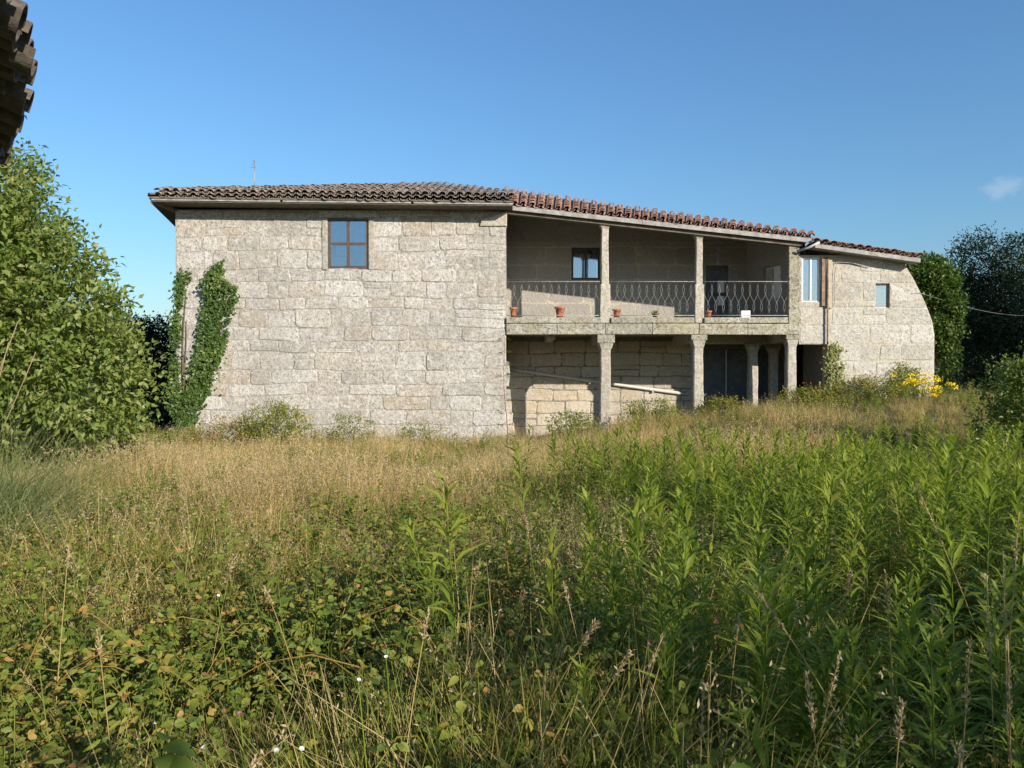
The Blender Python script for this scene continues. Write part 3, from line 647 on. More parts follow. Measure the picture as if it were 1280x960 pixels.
# antenna behind the ridge
a = Acc(); ax, ay, az = P(319, 232, 26.0); tube(a, [(ax, ay, az-.4), (ax, ay, az+.85)], .014, 5)
an = link('antenna', a.mesh('antenna', M['metal']), label='thin aerial mast standing on the old tiled roof', cat='antenna')
for k in range(3):
    a = Acc(); tube(a, [(ax-.12+.03*k, ay, az+.6+.1*k), (ax+.12-.03*k, ay, az+.6+.1*k)], .006, 4); link('crossbar', a.mesh('crossbar', M['metal']), an)

# pots and things standing on the gallery edge ----------------------------
def pot(x, h, r, label, plant=None, mat='terracotta', y=WY+.14):
    v, f = lathe([(r*.66, 0), (r*.72, h*.3), (r*.88, h*.78), (r*1.06, h*.80), (r*1.08, h), (r*.92, h), (r*.86, h*.85), (.0, h*.84)], 16)
    v += [(0, 0, 0)]; n = len(v)-1; f += [(j, n, (j+1) % 16) for j in range(16)]
    o = link('flower_pot', None, loc=(x, y, ZT+.001), label=label, cat='flower pot', group='pots on the gallery edge')
    link('pot_body', pm('pot_body', v, f, M[mat], True), o)
    if plant:
        a = Acc(); n = 40; d = rdir(n, .1, 1); leaves(a, d*rng.uniform(.0, plant*.6, n)[:, None]+np.array((0, 0, h*.85)), d, rdir(n), plant*.6, plant*.22, rng.random(n)); link('foliage', a.mesh('foliage', M['herb']), o)
pot(-.06+.1, .30, .11, 'terracotta flower pot in the gallery corner against the big wall')
pot(P(700, 397, WY+.1)[0], .32, .15, 'large terracotta flower pot alone on the first gallery bay')
pot(P(771, 397, WY+.1)[0], .25, .12, 'terracotta flower pot just right of the first gallery pillar')
pot(P(819, 397, WY+.1)[0], .12, .09, 'small dark flower pot with a low plant on the middle bay', .16, 'bark')
pot(P(846, 397, WY+.1)[0], .08, .08, 'tiny dark saucer pot next to the second gallery pillar', .10, 'bark')
pot(P(886, 397, WY+.1)[0], .20, .09, 'narrow terracotta pot just right of the second gallery pillar')
x0 = P(931, 397, WY+.1)[0]
pl = boxes('planter_box', [(x0-.13, x0+.13, WY+.02, WY+.20, ZT+.001, ZT+.20)], M['white_paint'], None, .01, label='small white planter box on the third gallery bay', cat='planter')
boxes('soil', [(x0-.11, x0+.11, WY+.04, WY+.18, ZT+.18, ZT+.205)], M['bark'], pl)

# ------------------------------------------------------------------ nearby shed whose eave hangs over the camera's left
u = np.array((-.53, .848, 0)); nn = np.array((-.848, -.53, 0)); EZ = 2.83
shed = link('tiled_shed', None, loc=(float(u[0]*3+nn[0]), float(u[1]*3+nn[1]), 0), label='dark ragged tile eave of a shed overhanging close by', cat='shed')
shl = tuple(-np.array(shed.location))
slope = nn*math.cos(R(17))+np.array((0, 0, math.sin(R(17))))
def eS(s): return u*s+np.array((0, 0, EZ-.04*(s-3.3)**2))+nn*(.022*math.sin(s*7.3)+.05+.06*abs(s-3.4)**1.5)
a = Acc(); sp = .165; n = int((4.66-2.0)/sp)
c4 = [np.array(eS(s)) for s in (2.0, 4.58)]
dk = [c4[0]+slope*.06, c4[1]+slope*.06, c4[1]+slope*1.9, c4[0]+slope*1.9]
o = link('roof', pm('roof', [tuple(p) for p in dk]+[tuple(p-np.array((0, 0, .03))) for p in dk], HEX[:1]+[(4,5,6,7)]+[(0,1,5,4),(1,2,6,5),(2,3,7,6),(3,0,4,7)], M['wood_dark']), shed, shl)
tmm = {}
for nm, vv, tt in (('c', TV, TT), ('p', TVp, TTp)):
    q = Acc(); q.add(vv*np.array((.9, 1, .9)), tt, 0.); tmm[nm] = q.mesh('roof_tile', M['tile_shed'])
for i in range(2*n+1):
    s = 2.0+i*sp/2; e = eS(s); cover = i % 2 == 0; k = 0; q_ = random.uniform(-.055, .03)
    while q_ < 1.8:
        xa = -u; d = slope+xa*random.uniform(-.06, .06); d = d/np.linalg.norm(d); za = np.cross(xa, d); za /= np.linalg.norm(za); xa = np.cross(d, za)
        if za[2] < 0: za = -za; xa = -xa
        Mx = np.stack([xa, d, za], 1); org = e+slope*q_+za*((.055 if cover else 0)+.03+random.uniform(-.008, .008))
        t = link('roof_tile', tmm['c' if cover else 'p'], o); t.matrix_local = Matrix(((*Mx[0], org[0]), (*Mx[1], org[1]), (*Mx[2], org[2]), (0, 0, 0, 1)))
        q_ += .37; k += 1
wa, wb = u*2.2+nn*1.25, u*4.45+nn*1.25; wc, wd_ = wb+nn*.5, wa+nn*.5
vv = [(p[0], p[1], -.2) for p in (wa, wb, wc, wd_)]+[(p[0], p[1], z) for p, z in ((wa, EZ+.30), (wb, EZ+.30), (wc, EZ+.46), (wd_, EZ+.46))]
link('wall', pm('wall', vv, HEX, M['mortar']), shed, shl)
for s in (2.3, 2.9, 3.5, 4.15):
    e = eS(s)+slope*.1-np.array((0, 0, .035)); f_ = e+slope*.6; w2 = u*.04
    boxes('rafter_end', [[tuple(e-w2-np.array((0,0,.09))), tuple(e+w2-np.array((0,0,.09))), tuple(f_+w2-np.array((0,0,.09))), tuple(f_-w2-np.array((0,0,.09))), tuple(e-w2), tuple(e+w2), tuple(f_+w2), tuple(f_-w2)]], M['wood_dark'], o)

# ------------------------------------------------------------------ vegetation: source plants (not in the scene, copied or scattered)
def src_collection(name, meshes):
    c = bpy.data.collections.new(name)
    for i, me in enumerate(meshes):
        o = bpy.data.objects.new('%s_%02d' % (name, i), me); c.objects.link(o)
    return c
def grass_tuft(dry, n=70, r=.16, h=(.28, .6), seg=3, wf=1.0):
    a = Acc(); b = np.zeros((n, 3)); rr = r*np.sqrt(rng.random(n)); th = rng.uniform(0, 6.28, n); b[:, 0] = rr*np.cos(th); b[:, 1] = rr*np.sin(th); b[:, 2] = -.03
    hh = rng.uniform(*h, n); az = th+rng.normal(0, .8, n)
    isd = rng.random(n) < dry
    for k, mk in ((0, ~isd), (1, isd)):
        if mk.any(): blades(a, b[mk], az[mk], hh[mk]*(1.1 if k else 1), wf*rng.uniform(.004, .009, mk.sum())*(.75 if k else 1), rng.uniform(.05, .4, mk.sum()), rng.uniform(0, .7, mk.sum()), rng.random(mk.sum()), k, seg)
    return a
def seed_heads(a, tips, up=.12, n=9, mat=2, size=.016):
    for t in tips:
        k = rng.uniform(0, 1, n); p = t[None]+np.stack([rng.normal(0, .010, n), rng.normal(0, .010, n), -k*up], 1)
        leaves(a, p, rdir(n, .2, 1), rdir(n), size*rng.uniform(.7, 1.4, n), size*.38, rng.random(n), mat)
def dry_tuft(nb=46, n=14, seg=3, wf=1.0, nh=10):
    a = grass_tuft(.72, nb, .17, (.22, .5), seg, wf); b = np.zeros((n, 3)); b[:, :2] = rng.normal(0, .09, (n, 2)); b[:, 2] = -.03
    tips = blades(a, b, rng.uniform(0, 6.28, n), rng.uniform(.45, .85, n), .0045*wf, rng.uniform(.02, .3, n), rng.uniform(0, .3, n), rng.random(n), 1, seg)
    seed_heads(a, tips, .11, nh, 2, .016*wf); return a
GM = [M['grass'], M['drygrass'], M['seed']]
src_green = src_collection('green_tuft_source', [grass_tuft(.12+.08*i, 70, .17, (.25, .62)).mesh('green_tuft', GM) for i in range(4)])
src_green_far = src_collection('far_green_tuft_source', [grass_tuft(.15+.1*i, 34, .19, (.22, .6), 2, 1.7).mesh('far_green_tuft', GM) for i in range(4)])
src_dry_far = src_collection('far_dry_tuft_source', [dry_tuft(22, 9, 2, 1.6, 4).mesh('far_dry_tuft', GM) for i in range(5)])
src_dry = src_collection('dry_tuft_source', [dry_tuft().mesh('dry_tuft', GM) for i in range(5)])
def herb(round_=True, h=.45):
    a = Acc(); ns = 7
    for i in range(ns):
        b = np.array([*rng.normal(0, .07, 2), -.03]); d = np.array([*rng.normal(0, .22, 2), 1]); d /= np.linalg.norm(d); hh = h*rng.uniform(.6, 1.15)
        t = np.linspace(0, 1, 5)[:, None]; pts = b+d*hh*t+np.array([[.06, .03, 0]])*rng.normal(0, 1)*t**2
        tube(a, pts, np.linspace(.0035, .0015, 5), 4, .4, 0, False)
        m_ = 20; tt = rng.uniform(.15, 1, m_); p = b+d*hh*tt[:, None]
        dd = rdir(m_, -.3, .6); rich_leaves(a, p, dd, np.array([.45, -.5, .75])+rng.normal(0, .35, (m_, 3)), rng.uniform(.028, .055, m_)*(1.25-.5*tt), rng.uniform(.014, .028, m_) if round_ else .011, rng.random(m_), 0)
    return a
src_herb = src_collection('herb_source', [herb(i % 2 == 0, .35+.07*i).mesh('herb', [M['herb']]) for i in range(5)])
def bramble(sz=1.0):
    a = Acc()
    for i in range(13):
        az = rng.uniform(0, 6.28); ln = rng.uniform(.5, 1.1)*sz; t = np.linspace(0, 1, 8); hgt = rng.uniform(.28, .62)*sz
        out = ln*t; z = hgt*np.sin(t*np.pi*.86)-.03; wv = rng.normal(0, .12)
        pts = np.stack([np.cos(az+wv*t)*out, np.sin(az+wv*t)*out, z], 1); tube(a, pts, np.linspace(.005, .002, 8), 4, .8, 0, False)
        m_ = 15; k = rng.uniform(.1, 1, m_); P0 = np.stack([np.interp(k, t, pts[:, j]) for j in range(3)], 1)
        pd = rdir(m_, .1, .9); P1 = P0+pd*.06; ti = rng.random(m_)*.95+.03
        for da in (-.95, 0, .95):
            hz = np.arctan2(pd[:, 1], pd[:, 0])+da; dd = np.stack([np.cos(hz), np.sin(hz), rng.normal(-.1, .25, m_)], 1)
            rich_leaves(a, P1, dd, np.array([.45, -.5, .75])+rng.normal(0, .35, (m_, 3)), rng.uniform(.030, .052, m_), rng.uniform(.018, .030, m_), np.clip(ti+rng.normal(0, .06, m_), 0, 1), 0)
    return a
src_bram = src_collection('bramble_source', [bramble(.8+.15*i).mesh('bramble', [M['bramble']]) for i in range(4)])
def weed(h):
    a = Acc(); t = np.linspace(0, 1, 7); lx, ly = rng.normal(0, .07, 2)
    pts = np.stack([lx*t**1.6*h, ly*t**1.6*h, t*h-.04], 1); tube(a, pts, np.linspace(.0055, .002, 7), 4, .35, 0, False)
    m_ = 50; k = np.linspace(.22, 1.0, m_)**.85; p = np.stack([np.interp(k, t, pts[:, j]) for j in range(3)], 1)
    az = np.arange(m_)*2.4+rng.normal(0, .3, m_); el = np.clip(.25+.85*k**2+rng.normal(0, .12, m_), 0, 1.45)
    dd = np.stack([np.cos(az)*np.cos(el), np.sin(az)*np.cos(el), np.sin(el)], 1)
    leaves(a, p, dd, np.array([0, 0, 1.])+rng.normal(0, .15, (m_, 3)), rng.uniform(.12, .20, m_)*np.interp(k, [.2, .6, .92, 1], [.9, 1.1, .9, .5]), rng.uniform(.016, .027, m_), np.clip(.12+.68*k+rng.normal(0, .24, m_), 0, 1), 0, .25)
    return a
weed_meshes = [weed(h).mesh('tall_weed', [M['weed']]) for h in (.95, 1.02, 1.08, 1.13, 1.18, 1.25, 1.0, 1.1)]
src_weed = src_collection('weed_source', weed_meshes)

def scatter(name, col, pts, scl, label, cat, tilt=.10, turn=3.14):
    n = len(pts); me = bpy.data.meshes.new(name); me.vertices.add(n); me.vertices.foreach_set('co', pts.astype(np.float32).ravel())
    rot = np.stack([rng.normal(0, tilt, n), rng.normal(0, tilt, n), rng.uniform(-turn, turn, n)], 1)
    at = me.attributes.new('rot', 'FLOAT_VECTOR', 'POINT'); at.data.foreach_set('vector', rot.astype(np.float32).ravel())
    at = me.attributes.new('scl', 'FLOAT', 'POINT'); at.data.foreach_set('value', np.asarray(scl, np.float32))
    at = me.attributes.new('pick', 'INT', 'POINT'); at.data.foreach_set('value', rng.integers(0, len(col.objects), n).astype(np.int32))
    o = link(name, me, label=label, cat=cat, kind='stuff')
    ng = bpy.data.node_groups.new(name+'_scatter', 'GeometryNodeTree')
    ng.interface.new_socket('Geometry', in_out='INPUT', socket_type='NodeSocketGeometry'); ng.interface.new_socket('Geometry', in_out='OUTPUT', socket_type='NodeSocketGeometry')
    gi = ng.nodes.new('NodeGroupInput'); go = ng.nodes.new('NodeGroupOutput'); ci = ng.nodes.new('GeometryNodeCollectionInfo'); ip = ng.nodes.new('GeometryNodeInstanceOnPoints')
    ci.inputs['Collection'].default_value = col; ci.inputs['Separate Children'].default_value = True; ci.inputs['Reset Children'].default_value = True
    ip.inputs['Pick Instance'].default_value = True
    def att(nm, dt, sock):
        a = ng.nodes.new('GeometryNodeInputNamedAttribute'); a.data_type = dt; a.inputs['Name'].default_value = nm
        ng.links.new([s for s in a.outputs if s.enabled and s.name == 'Attribute'][0], ip.inputs[sock])
    att('rot', 'FLOAT_VECTOR', 'Rotation'); att('scl', 'FLOAT', 'Scale'); att('pick', 'INT', 'Instance Index')
    ng.links.new(gi.outputs[0], ip.inputs['Points']); ng.links.new(ci.outputs[0], ip.inputs['Instance']); ng.links.new(ip.outputs[0], go.inputs[0])
    md = o.modifiers.new('scatter', 'NODES'); md.node_group = ng
    return o
def vnoise(X, Y, s, seed):
    r = np.random.default_rng(seed); v = 0*X
    for k in range(5):
        a = r.uniform(0, 6.28); f = s*r.uniform(.6, 1.8); v = v+np.sin((X*np.cos(a)+Y*np.sin(a))*f+r.uniform(0, 6.28))
    return v/5+.5
def field(n, ylo, yhi, margin=1.0, xr=None, power=1.0):
    """random points over the meadow, thinning with distance"""
    Y = ylo+(yhi-ylo)*rng.random(n)**power
    half = Y*.70+margin
    X = rng.uniform(-1, 1, n)*half if xr is None else rng.uniform(xr[0], xr[1], n)
    return X, Y
def in_house(X, Y): return ((Y > WY-.15) & (X > XL-.1) & (X < XR+.15)) | ((Y > WY+.5) & (X > XR) & (X < 8.2)) | ((Y > WY-.1) & (X > 8.2) & (X < 12.1)) 
def near_cam(X, Y): return (np.hypot(X, Y) < 1.0)
def weedzone(X, Y):
    edge = -.25+.09*Y+.25*np.sin(Y*1.3)+.9*(vnoise(X, Y, 1.6, 21)-.5)
    return sm(-.3, 1.3, X-edge)*(.65+.35*sm(.35, .55, vnoise(X, Y, 2.0, 22)))*sm(11.8, 9.6, Y+.35*np.sin(X*1.7))*sm(-3, -2, Y)
def dryness(X, Y):
    d = .14+.16*sm(2.2, 4.5, Y)+.22*sm(4, 6.5, Y)*sm(2.5, .5, X)+.52*sm(5.5, 10.5, Y+1.2*np.sin(X*.9))+.25*sm(15, 19, Y)+.95*(vnoise(X, Y, 1.0, 3)-.5)+.4*(vnoise(X, Y, 2.6, 4)-.5)
    return np.clip(d, .04, .95)
def put(X, Y): return np.stack([X, Y, ground(X, Y)], 1)
# green and dry grass
X, Y = field(14000, 1.3, 23.2, 1.0, power=.86)
X2, Y2 = field(900, -2, 3, xr=(-2, 5)); X = np.concatenate([X, X2]); Y = np.concatenate([Y, Y2])
ok = ~in_house(X, Y) & ~near_cam(X, Y); X, Y = X[ok], Y[ok]
wz = weedzone(X, Y); keep = rng.random(len(X)) > wz*np.where(Y < 7, .9, .7); X, Y, wz = X[keep], Y[keep], wz[keep]
dr = dryness(X, Y); isdry = rng.random(len(X)) < dr*(1-.5*wz)
hs = np.interp(Y, [0, 4, 9, 16, 22], [.62, .82, .88, .68, .55])*np.where((X > 7.5) & (Y > 16), .6, 1)*(.55+.9*vnoise(X, Y, 1.3, 9))
far = Y > 8.5
for nm, cl, mk, lab in (('meadow_grass', src_green, ~isdry & ~far, 'green grass growing thickly in the near meadow'), ('far_meadow_grass', src_green_far, ~isdry & far, 'green grass growing in the meadow towards the house'),
                        ('dry_meadow_grass', src_dry, isdry & ~far, 'straw coloured dry grass with seed heads in the near meadow'), ('far_dry_meadow_grass', src_dry_far, isdry & far, 'straw coloured dry grass in the meadow towards the house')):
    scatter(nm, cl, put(X, Y)[mk], hs[mk]*rng.uniform(.7, 1.2, mk.sum()), lab, 'grass', .14)
# low herbs, thickest in the left foreground
X, Y = field(6000, 1.3, 21.3, 1.0, power=.95); p = np.where(X < .4, 1, .45)*sm(9.5, 4.5, Y)+.22; p *= .4+1.0*(vnoise(X, Y, 1.1, 5) > .47)
ok = (rng.random(len(X)) < p) & ~near_cam(X, Y); X, Y = X[ok], Y[ok]
scatter('meadow_herbs', src_herb, put(X, Y), rng.uniform(.7, 1.35, len(X))*np.interp(Y, [1, 6, 16], [.95, 1.1, .9]), 'leafy green herbs growing among the meadow grass', 'herbs', .1, .8)
# brambles: left and bottom foreground, and along the foot of the house
X, Y = field(950, 1.35, 9, .8, power=.9); p = np.where(X < .2, .6, .15)*sm(9, 4.5, Y)*(.25+1.1*(vnoise(X, Y, 1.5, 12) > .5))
ok = (rng.random(len(X)) < p) & ~near_cam(X, Y); X, Y = X[ok], Y[ok]
scatter('brambles', src_bram, put(X, Y), rng.uniform(.55, .95, len(X)), 'tangled bramble leaves covering the near left foreground', 'brambles', .1, .8)
# tall weeds
X, Y = field(3000, -2.0, 11.8, xr=(-.6, 7.8)); ok = (rng.random(len(X)) < weedzone(X, Y)) & ~near_cam(X, Y) & ~((Y < 2.1) & (np.abs(X) < Y*.7+.4)) & ~((Y > -1) & (Y < 1.2) & (X < 1.4)); X, Y = X[ok], Y[ok]
sc = np.interp(Y, [-2, 2.3, 3.2, 5, 7, 11], [1.1, .76, .88, .94, .86, .78])*rng.uniform(.66, 1.24, len(X))
pts = put(X, Y); inview = (np.abs(X) < Y*.66) & (Y > 2.0)
order = np.argsort(np.where(inview, Y+rng.uniform(0, 2.5, len(Y)), 1e9)); nwd = min(290, int(inview.sum())); top_i = order[:nwd]; rest = np.ones(len(X), bool); rest[top_i] = False
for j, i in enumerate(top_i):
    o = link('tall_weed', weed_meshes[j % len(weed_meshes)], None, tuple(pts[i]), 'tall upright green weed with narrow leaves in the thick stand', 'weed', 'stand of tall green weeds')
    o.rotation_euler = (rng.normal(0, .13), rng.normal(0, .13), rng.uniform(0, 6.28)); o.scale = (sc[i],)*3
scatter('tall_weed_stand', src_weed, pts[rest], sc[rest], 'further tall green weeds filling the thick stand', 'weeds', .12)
print('WEEDS', nwd, rest.sum())

# ------------------------------------------------------------------ ivy
def ivy_sheet(name, polys, yf, n, size, mat, label, thick=.18, seed=0):
    """leaves on the wall inside pixel outlines measured in the wall's own plane"""
    a = Acc(); pp = []
    for poly, share in polys:
        q = np.array([(P(x, y, yf)[0], P(x, y, yf)[2]) for x, y in poly]); k = 0; need = int(n*share); lo, hi = q.min(0), q.max(0)
        while k < need:
            c = rng.uniform(lo, hi, (4000, 2)); ins = np.zeros(len(c), bool); j = len(q)-1
            for i in range(len(q)):
                cond = ((q[i, 1] > c[:, 1]) != (q[j, 1] > c[:, 1])) & (c[:, 0] < (q[j, 0]-q[i, 0])*(c[:, 1]-q[i, 1])/(q[j, 1]-q[i, 1]+1e-12)+q[i, 0]); ins ^= cond; j = i
            c = c[ins]; c = c[(.45*vnoise(c[:, 0], c[:, 1], 5, 31+seed)+.55*vnoise(c[:, 0], c[:, 1], 17, 32+seed)) > rng.uniform(.22, .56, len(c))]; pp.append(c[:need-k]); k += len(c)
    c = np.concatenate(pp); m_ = len(c); c = c+rng.normal(0, 1, (m_, 2))*np.where(rng.random(m_) < .14, .13, .03)[:, None]
    lump = vnoise(c[:, 0], c[:, 1], 4.0, 77+seed)
    pos = np.stack([c[:, 0], yf-.02-rng.random(m_)*thick*(.3+lump), c[:, 1]], 1)
    d = np.stack([rng.normal(0, .6, m_), rng.normal(-.35, .35, m_), rng.normal(-.55, .5, m_)], 1); up = np.stack([rng.normal(.2, .4, m_), rng.normal(-1, .3, m_), rng.normal(.5, .4, m_)], 1)
    leaves(a, pos, d, up, size*rng.uniform(.5, 1.6, m_), size*rng.uniform(.5, 1.2, m_), np.clip(.65*rng.random(m_)+.5*(lump-.3), 0, 1))
    o = link(name, None, loc=(float(c[:, 0].mean()), yf, float(c[:, 1].min())), label=label, cat='ivy'); neg = tuple(-np.array(o.location))
    link('foliage', a.mesh('foliage', mat), o, neg)
    s = Acc()
    for poly, share in polys:
        q = np.array([P(x, y, yf) for x, y in poly]); b = q[q[:, 2].argmin()]; t = q[q[:, 2].argmax()]
        for k in range(4):
            tt = np.linspace(0, 1, 9)[:, None]; ps = b+(t-b)*tt*rng.uniform(.6, .95); ps[:, 0] += .10*np.sin(tt[:, 0]*5+k)*rng.uniform(.4, 1); ps[:, 1] = yf-.03
            tube(s, ps, np.linspace(.03, .008, 9), 5)
    link('stem', s.mesh('stem', M['bark']), o, neg)
ivy_sheet('ivy', [([(233,548),(228,522),(236,485),(246,440),(254,400),(258,350),(268,332),(280,325),(284,352),(297,355),(298,372),(288,400),(282,430),(275,458),(262,490),(248,515),(240,545)], .72),
                  ([(219,555),(214,500),(215,450),(217,400),(220,350),(232,340),(241,346),(231,365),(227,400),(226,440),(228,480),(232,520),(232,556)], .28)], WY-.02, 5600, .085, M['ivy'], 'dark green ivy climbing the left corner of the big stone wall')
ivy_sheet('pale_ivy', [([(1030,500),(1031,455),(1036,430),(1045,428),(1052,440),(1053,470),(1056,500)], 1)], WY-.06, 750, .075, M['ivy_pale'], 'pale yellowish ivy climbing the rusty downpipe', .12, 3)

# ------------------------------------------------------------------ trees and shrubs
def blob_pts(ells, n, shell=.45):
    """points in a union of ellipsoids (cx,cy,cz,rx,ry,rz), denser towards the surface"""
    vol = np.array([e[3]*e[4]*e[5] for e in ells]); pick = rng.choice(len(ells), n, p=vol/vol.sum()); E = np.array(ells)[pick]
    d = rdir(n); r = (shell**3+(1-shell**3)*rng.random(n))**(1/3)
    return E[:, :3]+d*r[:, None]*E[:, 3:], d
def tree(name, base, ells, nclump, per, leafL, leafW, mat, label, cat='tree', group=None, csize=.28, trunk=.12, shell=.45, limbs=14, barkm='bark', kids=('trunk', 'crown')):
    o = link(name, None, loc=tuple(base), label=label, cat=cat, group=group); neg = tuple(-np.array(base))
    cp, cd_ = blob_pts(ells, nclump, shell); g = ground(cp[:, 0], cp[:, 1])+.05; cp[:, 2] = np.maximum(cp[:, 2], g)
    a = Acc(); cs_ = csize*rng.uniform(.55, 1.35, nclump)
    pos = np.repeat(cp, per, 0)+np.clip(rng.normal(0, 1, (nclump*per, 3)), -1.7, 1.7)*np.repeat(cs_, per)[:, None]*np.array([.5, .5, .42]); m_ = len(pos)
    pos[:, 2] = np.maximum(pos[:, 2], ground(pos[:, 0], pos[:, 1])+.02)
    d = np.repeat(cd_, per, 0)*.55+rng.normal(0, .6, (m_, 3))+np.array([0, 0, .05]); up = np.array([0, 0, .8])+rng.normal(0, .6, (m_, 3))+.35*np.repeat(cd_, per, 0)
    tint = np.clip(np.repeat(rng.normal(.52, .24, nclump), per)+rng.normal(0, .18, m_), 0, 1)
    leaves(a, pos, d, up, leafL*rng.uniform(.65, 1.3, m_), leafW*rng.uniform(.7, 1.2, m_), tint)
    link(kids[1], a.mesh(kids[1], mat), o, neg)
    s = Acc(); b = np.array(base, float); ctr = np.average(np.array(ells)[:, :3], axis=0); topz = max(e[2] for e in ells)
    tp = np.array([ctr[0], ctr[1], topz]); t = np.linspace(0, 1, 7)[:, None]; tr = b+(tp-b)*t+np.array([[.15, .1, 0]])*np.sin(t*4)*trunk*3; tr[0, 2] -= .2
    tube(s, tr, np.linspace(trunk, trunk*.3, 7), 7)
    for k in rng.choice(nclump, min(limbs, nclump), replace=False):
        i = rng.integers(1, 5); p0 = tr[i]; t2 = np.linspace(0, 1, 5)[:, None]; br = p0+(cp[k]-p0)*t2+np.array([[0, 0, .25]])*np.sin(t2*np.pi)
        tube(s, br, np.linspace(trunk*.45, trunk*.08, 5), 5)
    link(kids[0], s.mesh(kids[0], M[barkm]), o, neg)
    return o
# the big leafy tree on the left
def pe(x, y, Y, rx, rz, ry=None):        # ellipsoid from a pixel centre, a distance and radii in metres
    c = P(x, y, Y); return (*c, rx, ry or rx, rz)
TY = 13.0
tree('leafy_tree', (-9.9, TY, gz(-9.9, TY)), [pe(-120, 330, TY, 2.4, 3.2), pe(0, 390, TY, 1.5, 2.3), pe(70, 400, TY-.4, 1.0, 1.5), pe(110, 470, TY-.3, .95, 1.3), pe(150, 500, TY, .55, .9), pe(120, 420, TY, .6, .9), pe(40, 280, TY, .55, .7), pe(80, 330, TY, .5, .6)],
     1900, 34, .125, .062, M['tree'], 'leafy green tree with pale leaf undersides left of the stone wall', csize=.36, trunk=.16, shell=.60, limbs=40)
tree('orchard_shrub', (-6.4, 14.5, gz(-6.4, 14.5)), [pe(165, 535, 14.5, .45, .55), pe(120, 545, 14.3, .7, .5), pe(60, 550, 14, .9, .5)], 260, 30, .075, .042, M['bramble'], 'yellowish green shrub at the foot of the leafy tree', 'shrub', csize=.3, trunk=.05)
# ivy-dark hedge in the shade left of the house
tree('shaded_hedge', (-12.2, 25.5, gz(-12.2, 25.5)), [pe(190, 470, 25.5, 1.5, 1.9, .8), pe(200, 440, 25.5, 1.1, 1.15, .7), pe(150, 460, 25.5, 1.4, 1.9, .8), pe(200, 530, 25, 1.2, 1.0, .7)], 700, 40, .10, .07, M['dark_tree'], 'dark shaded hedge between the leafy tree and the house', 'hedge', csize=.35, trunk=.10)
# ivy overgrowing the end of the right wing
tree('ivy_mass', (12.45, 23.4, gz(12.45, 23.4)), [pe(1160, 352, 23.2, .75, .75, .6), pe(1172, 385, 23.2, .68, .95, .6), pe(1140, 335, 22.9, .38, .32, .3), pe(1182, 420, 23.3, .35, .6, .4), pe(1180, 445, 23.4, .25, 1.0, .3)], 420, 40, .10, .075, M['ivy'], 'thick dark ivy bulging over the curved end of the right wing', 'ivy', csize=.26, trunk=.09, shell=.6, kids=('stem', 'foliage'))
# dark trees on the right
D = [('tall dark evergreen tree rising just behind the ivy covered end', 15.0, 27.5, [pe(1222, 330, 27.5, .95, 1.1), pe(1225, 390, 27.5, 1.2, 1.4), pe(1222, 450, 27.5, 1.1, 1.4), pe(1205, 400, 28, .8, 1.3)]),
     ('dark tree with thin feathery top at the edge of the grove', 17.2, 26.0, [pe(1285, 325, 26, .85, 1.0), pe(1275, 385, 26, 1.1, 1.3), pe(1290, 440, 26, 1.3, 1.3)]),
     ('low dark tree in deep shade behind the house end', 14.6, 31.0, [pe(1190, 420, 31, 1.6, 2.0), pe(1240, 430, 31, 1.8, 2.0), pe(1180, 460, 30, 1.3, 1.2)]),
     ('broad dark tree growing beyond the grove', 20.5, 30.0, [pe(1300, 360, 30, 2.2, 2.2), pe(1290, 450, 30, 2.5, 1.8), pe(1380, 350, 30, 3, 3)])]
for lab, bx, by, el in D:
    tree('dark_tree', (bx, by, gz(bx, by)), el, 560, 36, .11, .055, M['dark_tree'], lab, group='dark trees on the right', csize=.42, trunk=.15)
tree('dark_bush', (8.9, 13.2, gz(8.9, 13.2)), [pe(1290, 500, 13.2, .75, .7), pe(1285, 545, 13, .8, .55), pe(1330, 500, 13, 1.0, 1.0)], 420, 34, .075, .045, M['tree'], 'dark rounded bush at the edge of the dry bank', 'bush', csize=.24, trunk=.06)
# trees outside the frame that shade the grove
for i, (bx, by, h) in enumerate([(22.5, 20.5, 8.5), (22.0, 16.5, 7.5), (26, 16.5, 9.5)]):
    tree('grove_tree', (bx, by, gz(bx, by)), [(bx, by, h*.62, 2.6, 2.6, h*.36), (bx-.8, by+.7, h*.4, 2.4, 2.4, h*.3)], 420, 26, .16, .09, M['dark_tree'], 'broad dark grove tree standing right of the meadow', group='dark grove trees beside the meadow', csize=.5, trunk=.2)

tree('shade_bush', (5.4, -2.4, gz(5.4, -2.4)), [(5.7, -2.2, 1.9, 1.7, 1.4, 1.85), (3.9, -2.7, 1.5, 1.3, 1.0, 1.5), (7.6, -1.3, 1.7, 1.8, 1.4, 1.7)], 420, 26, .14, .07, M['tree'], 'broad leafy bush added out of view to shade the foreground', 'bush', csize=.45, trunk=.1)  # unseen bush, added to throw shade over the near weeds
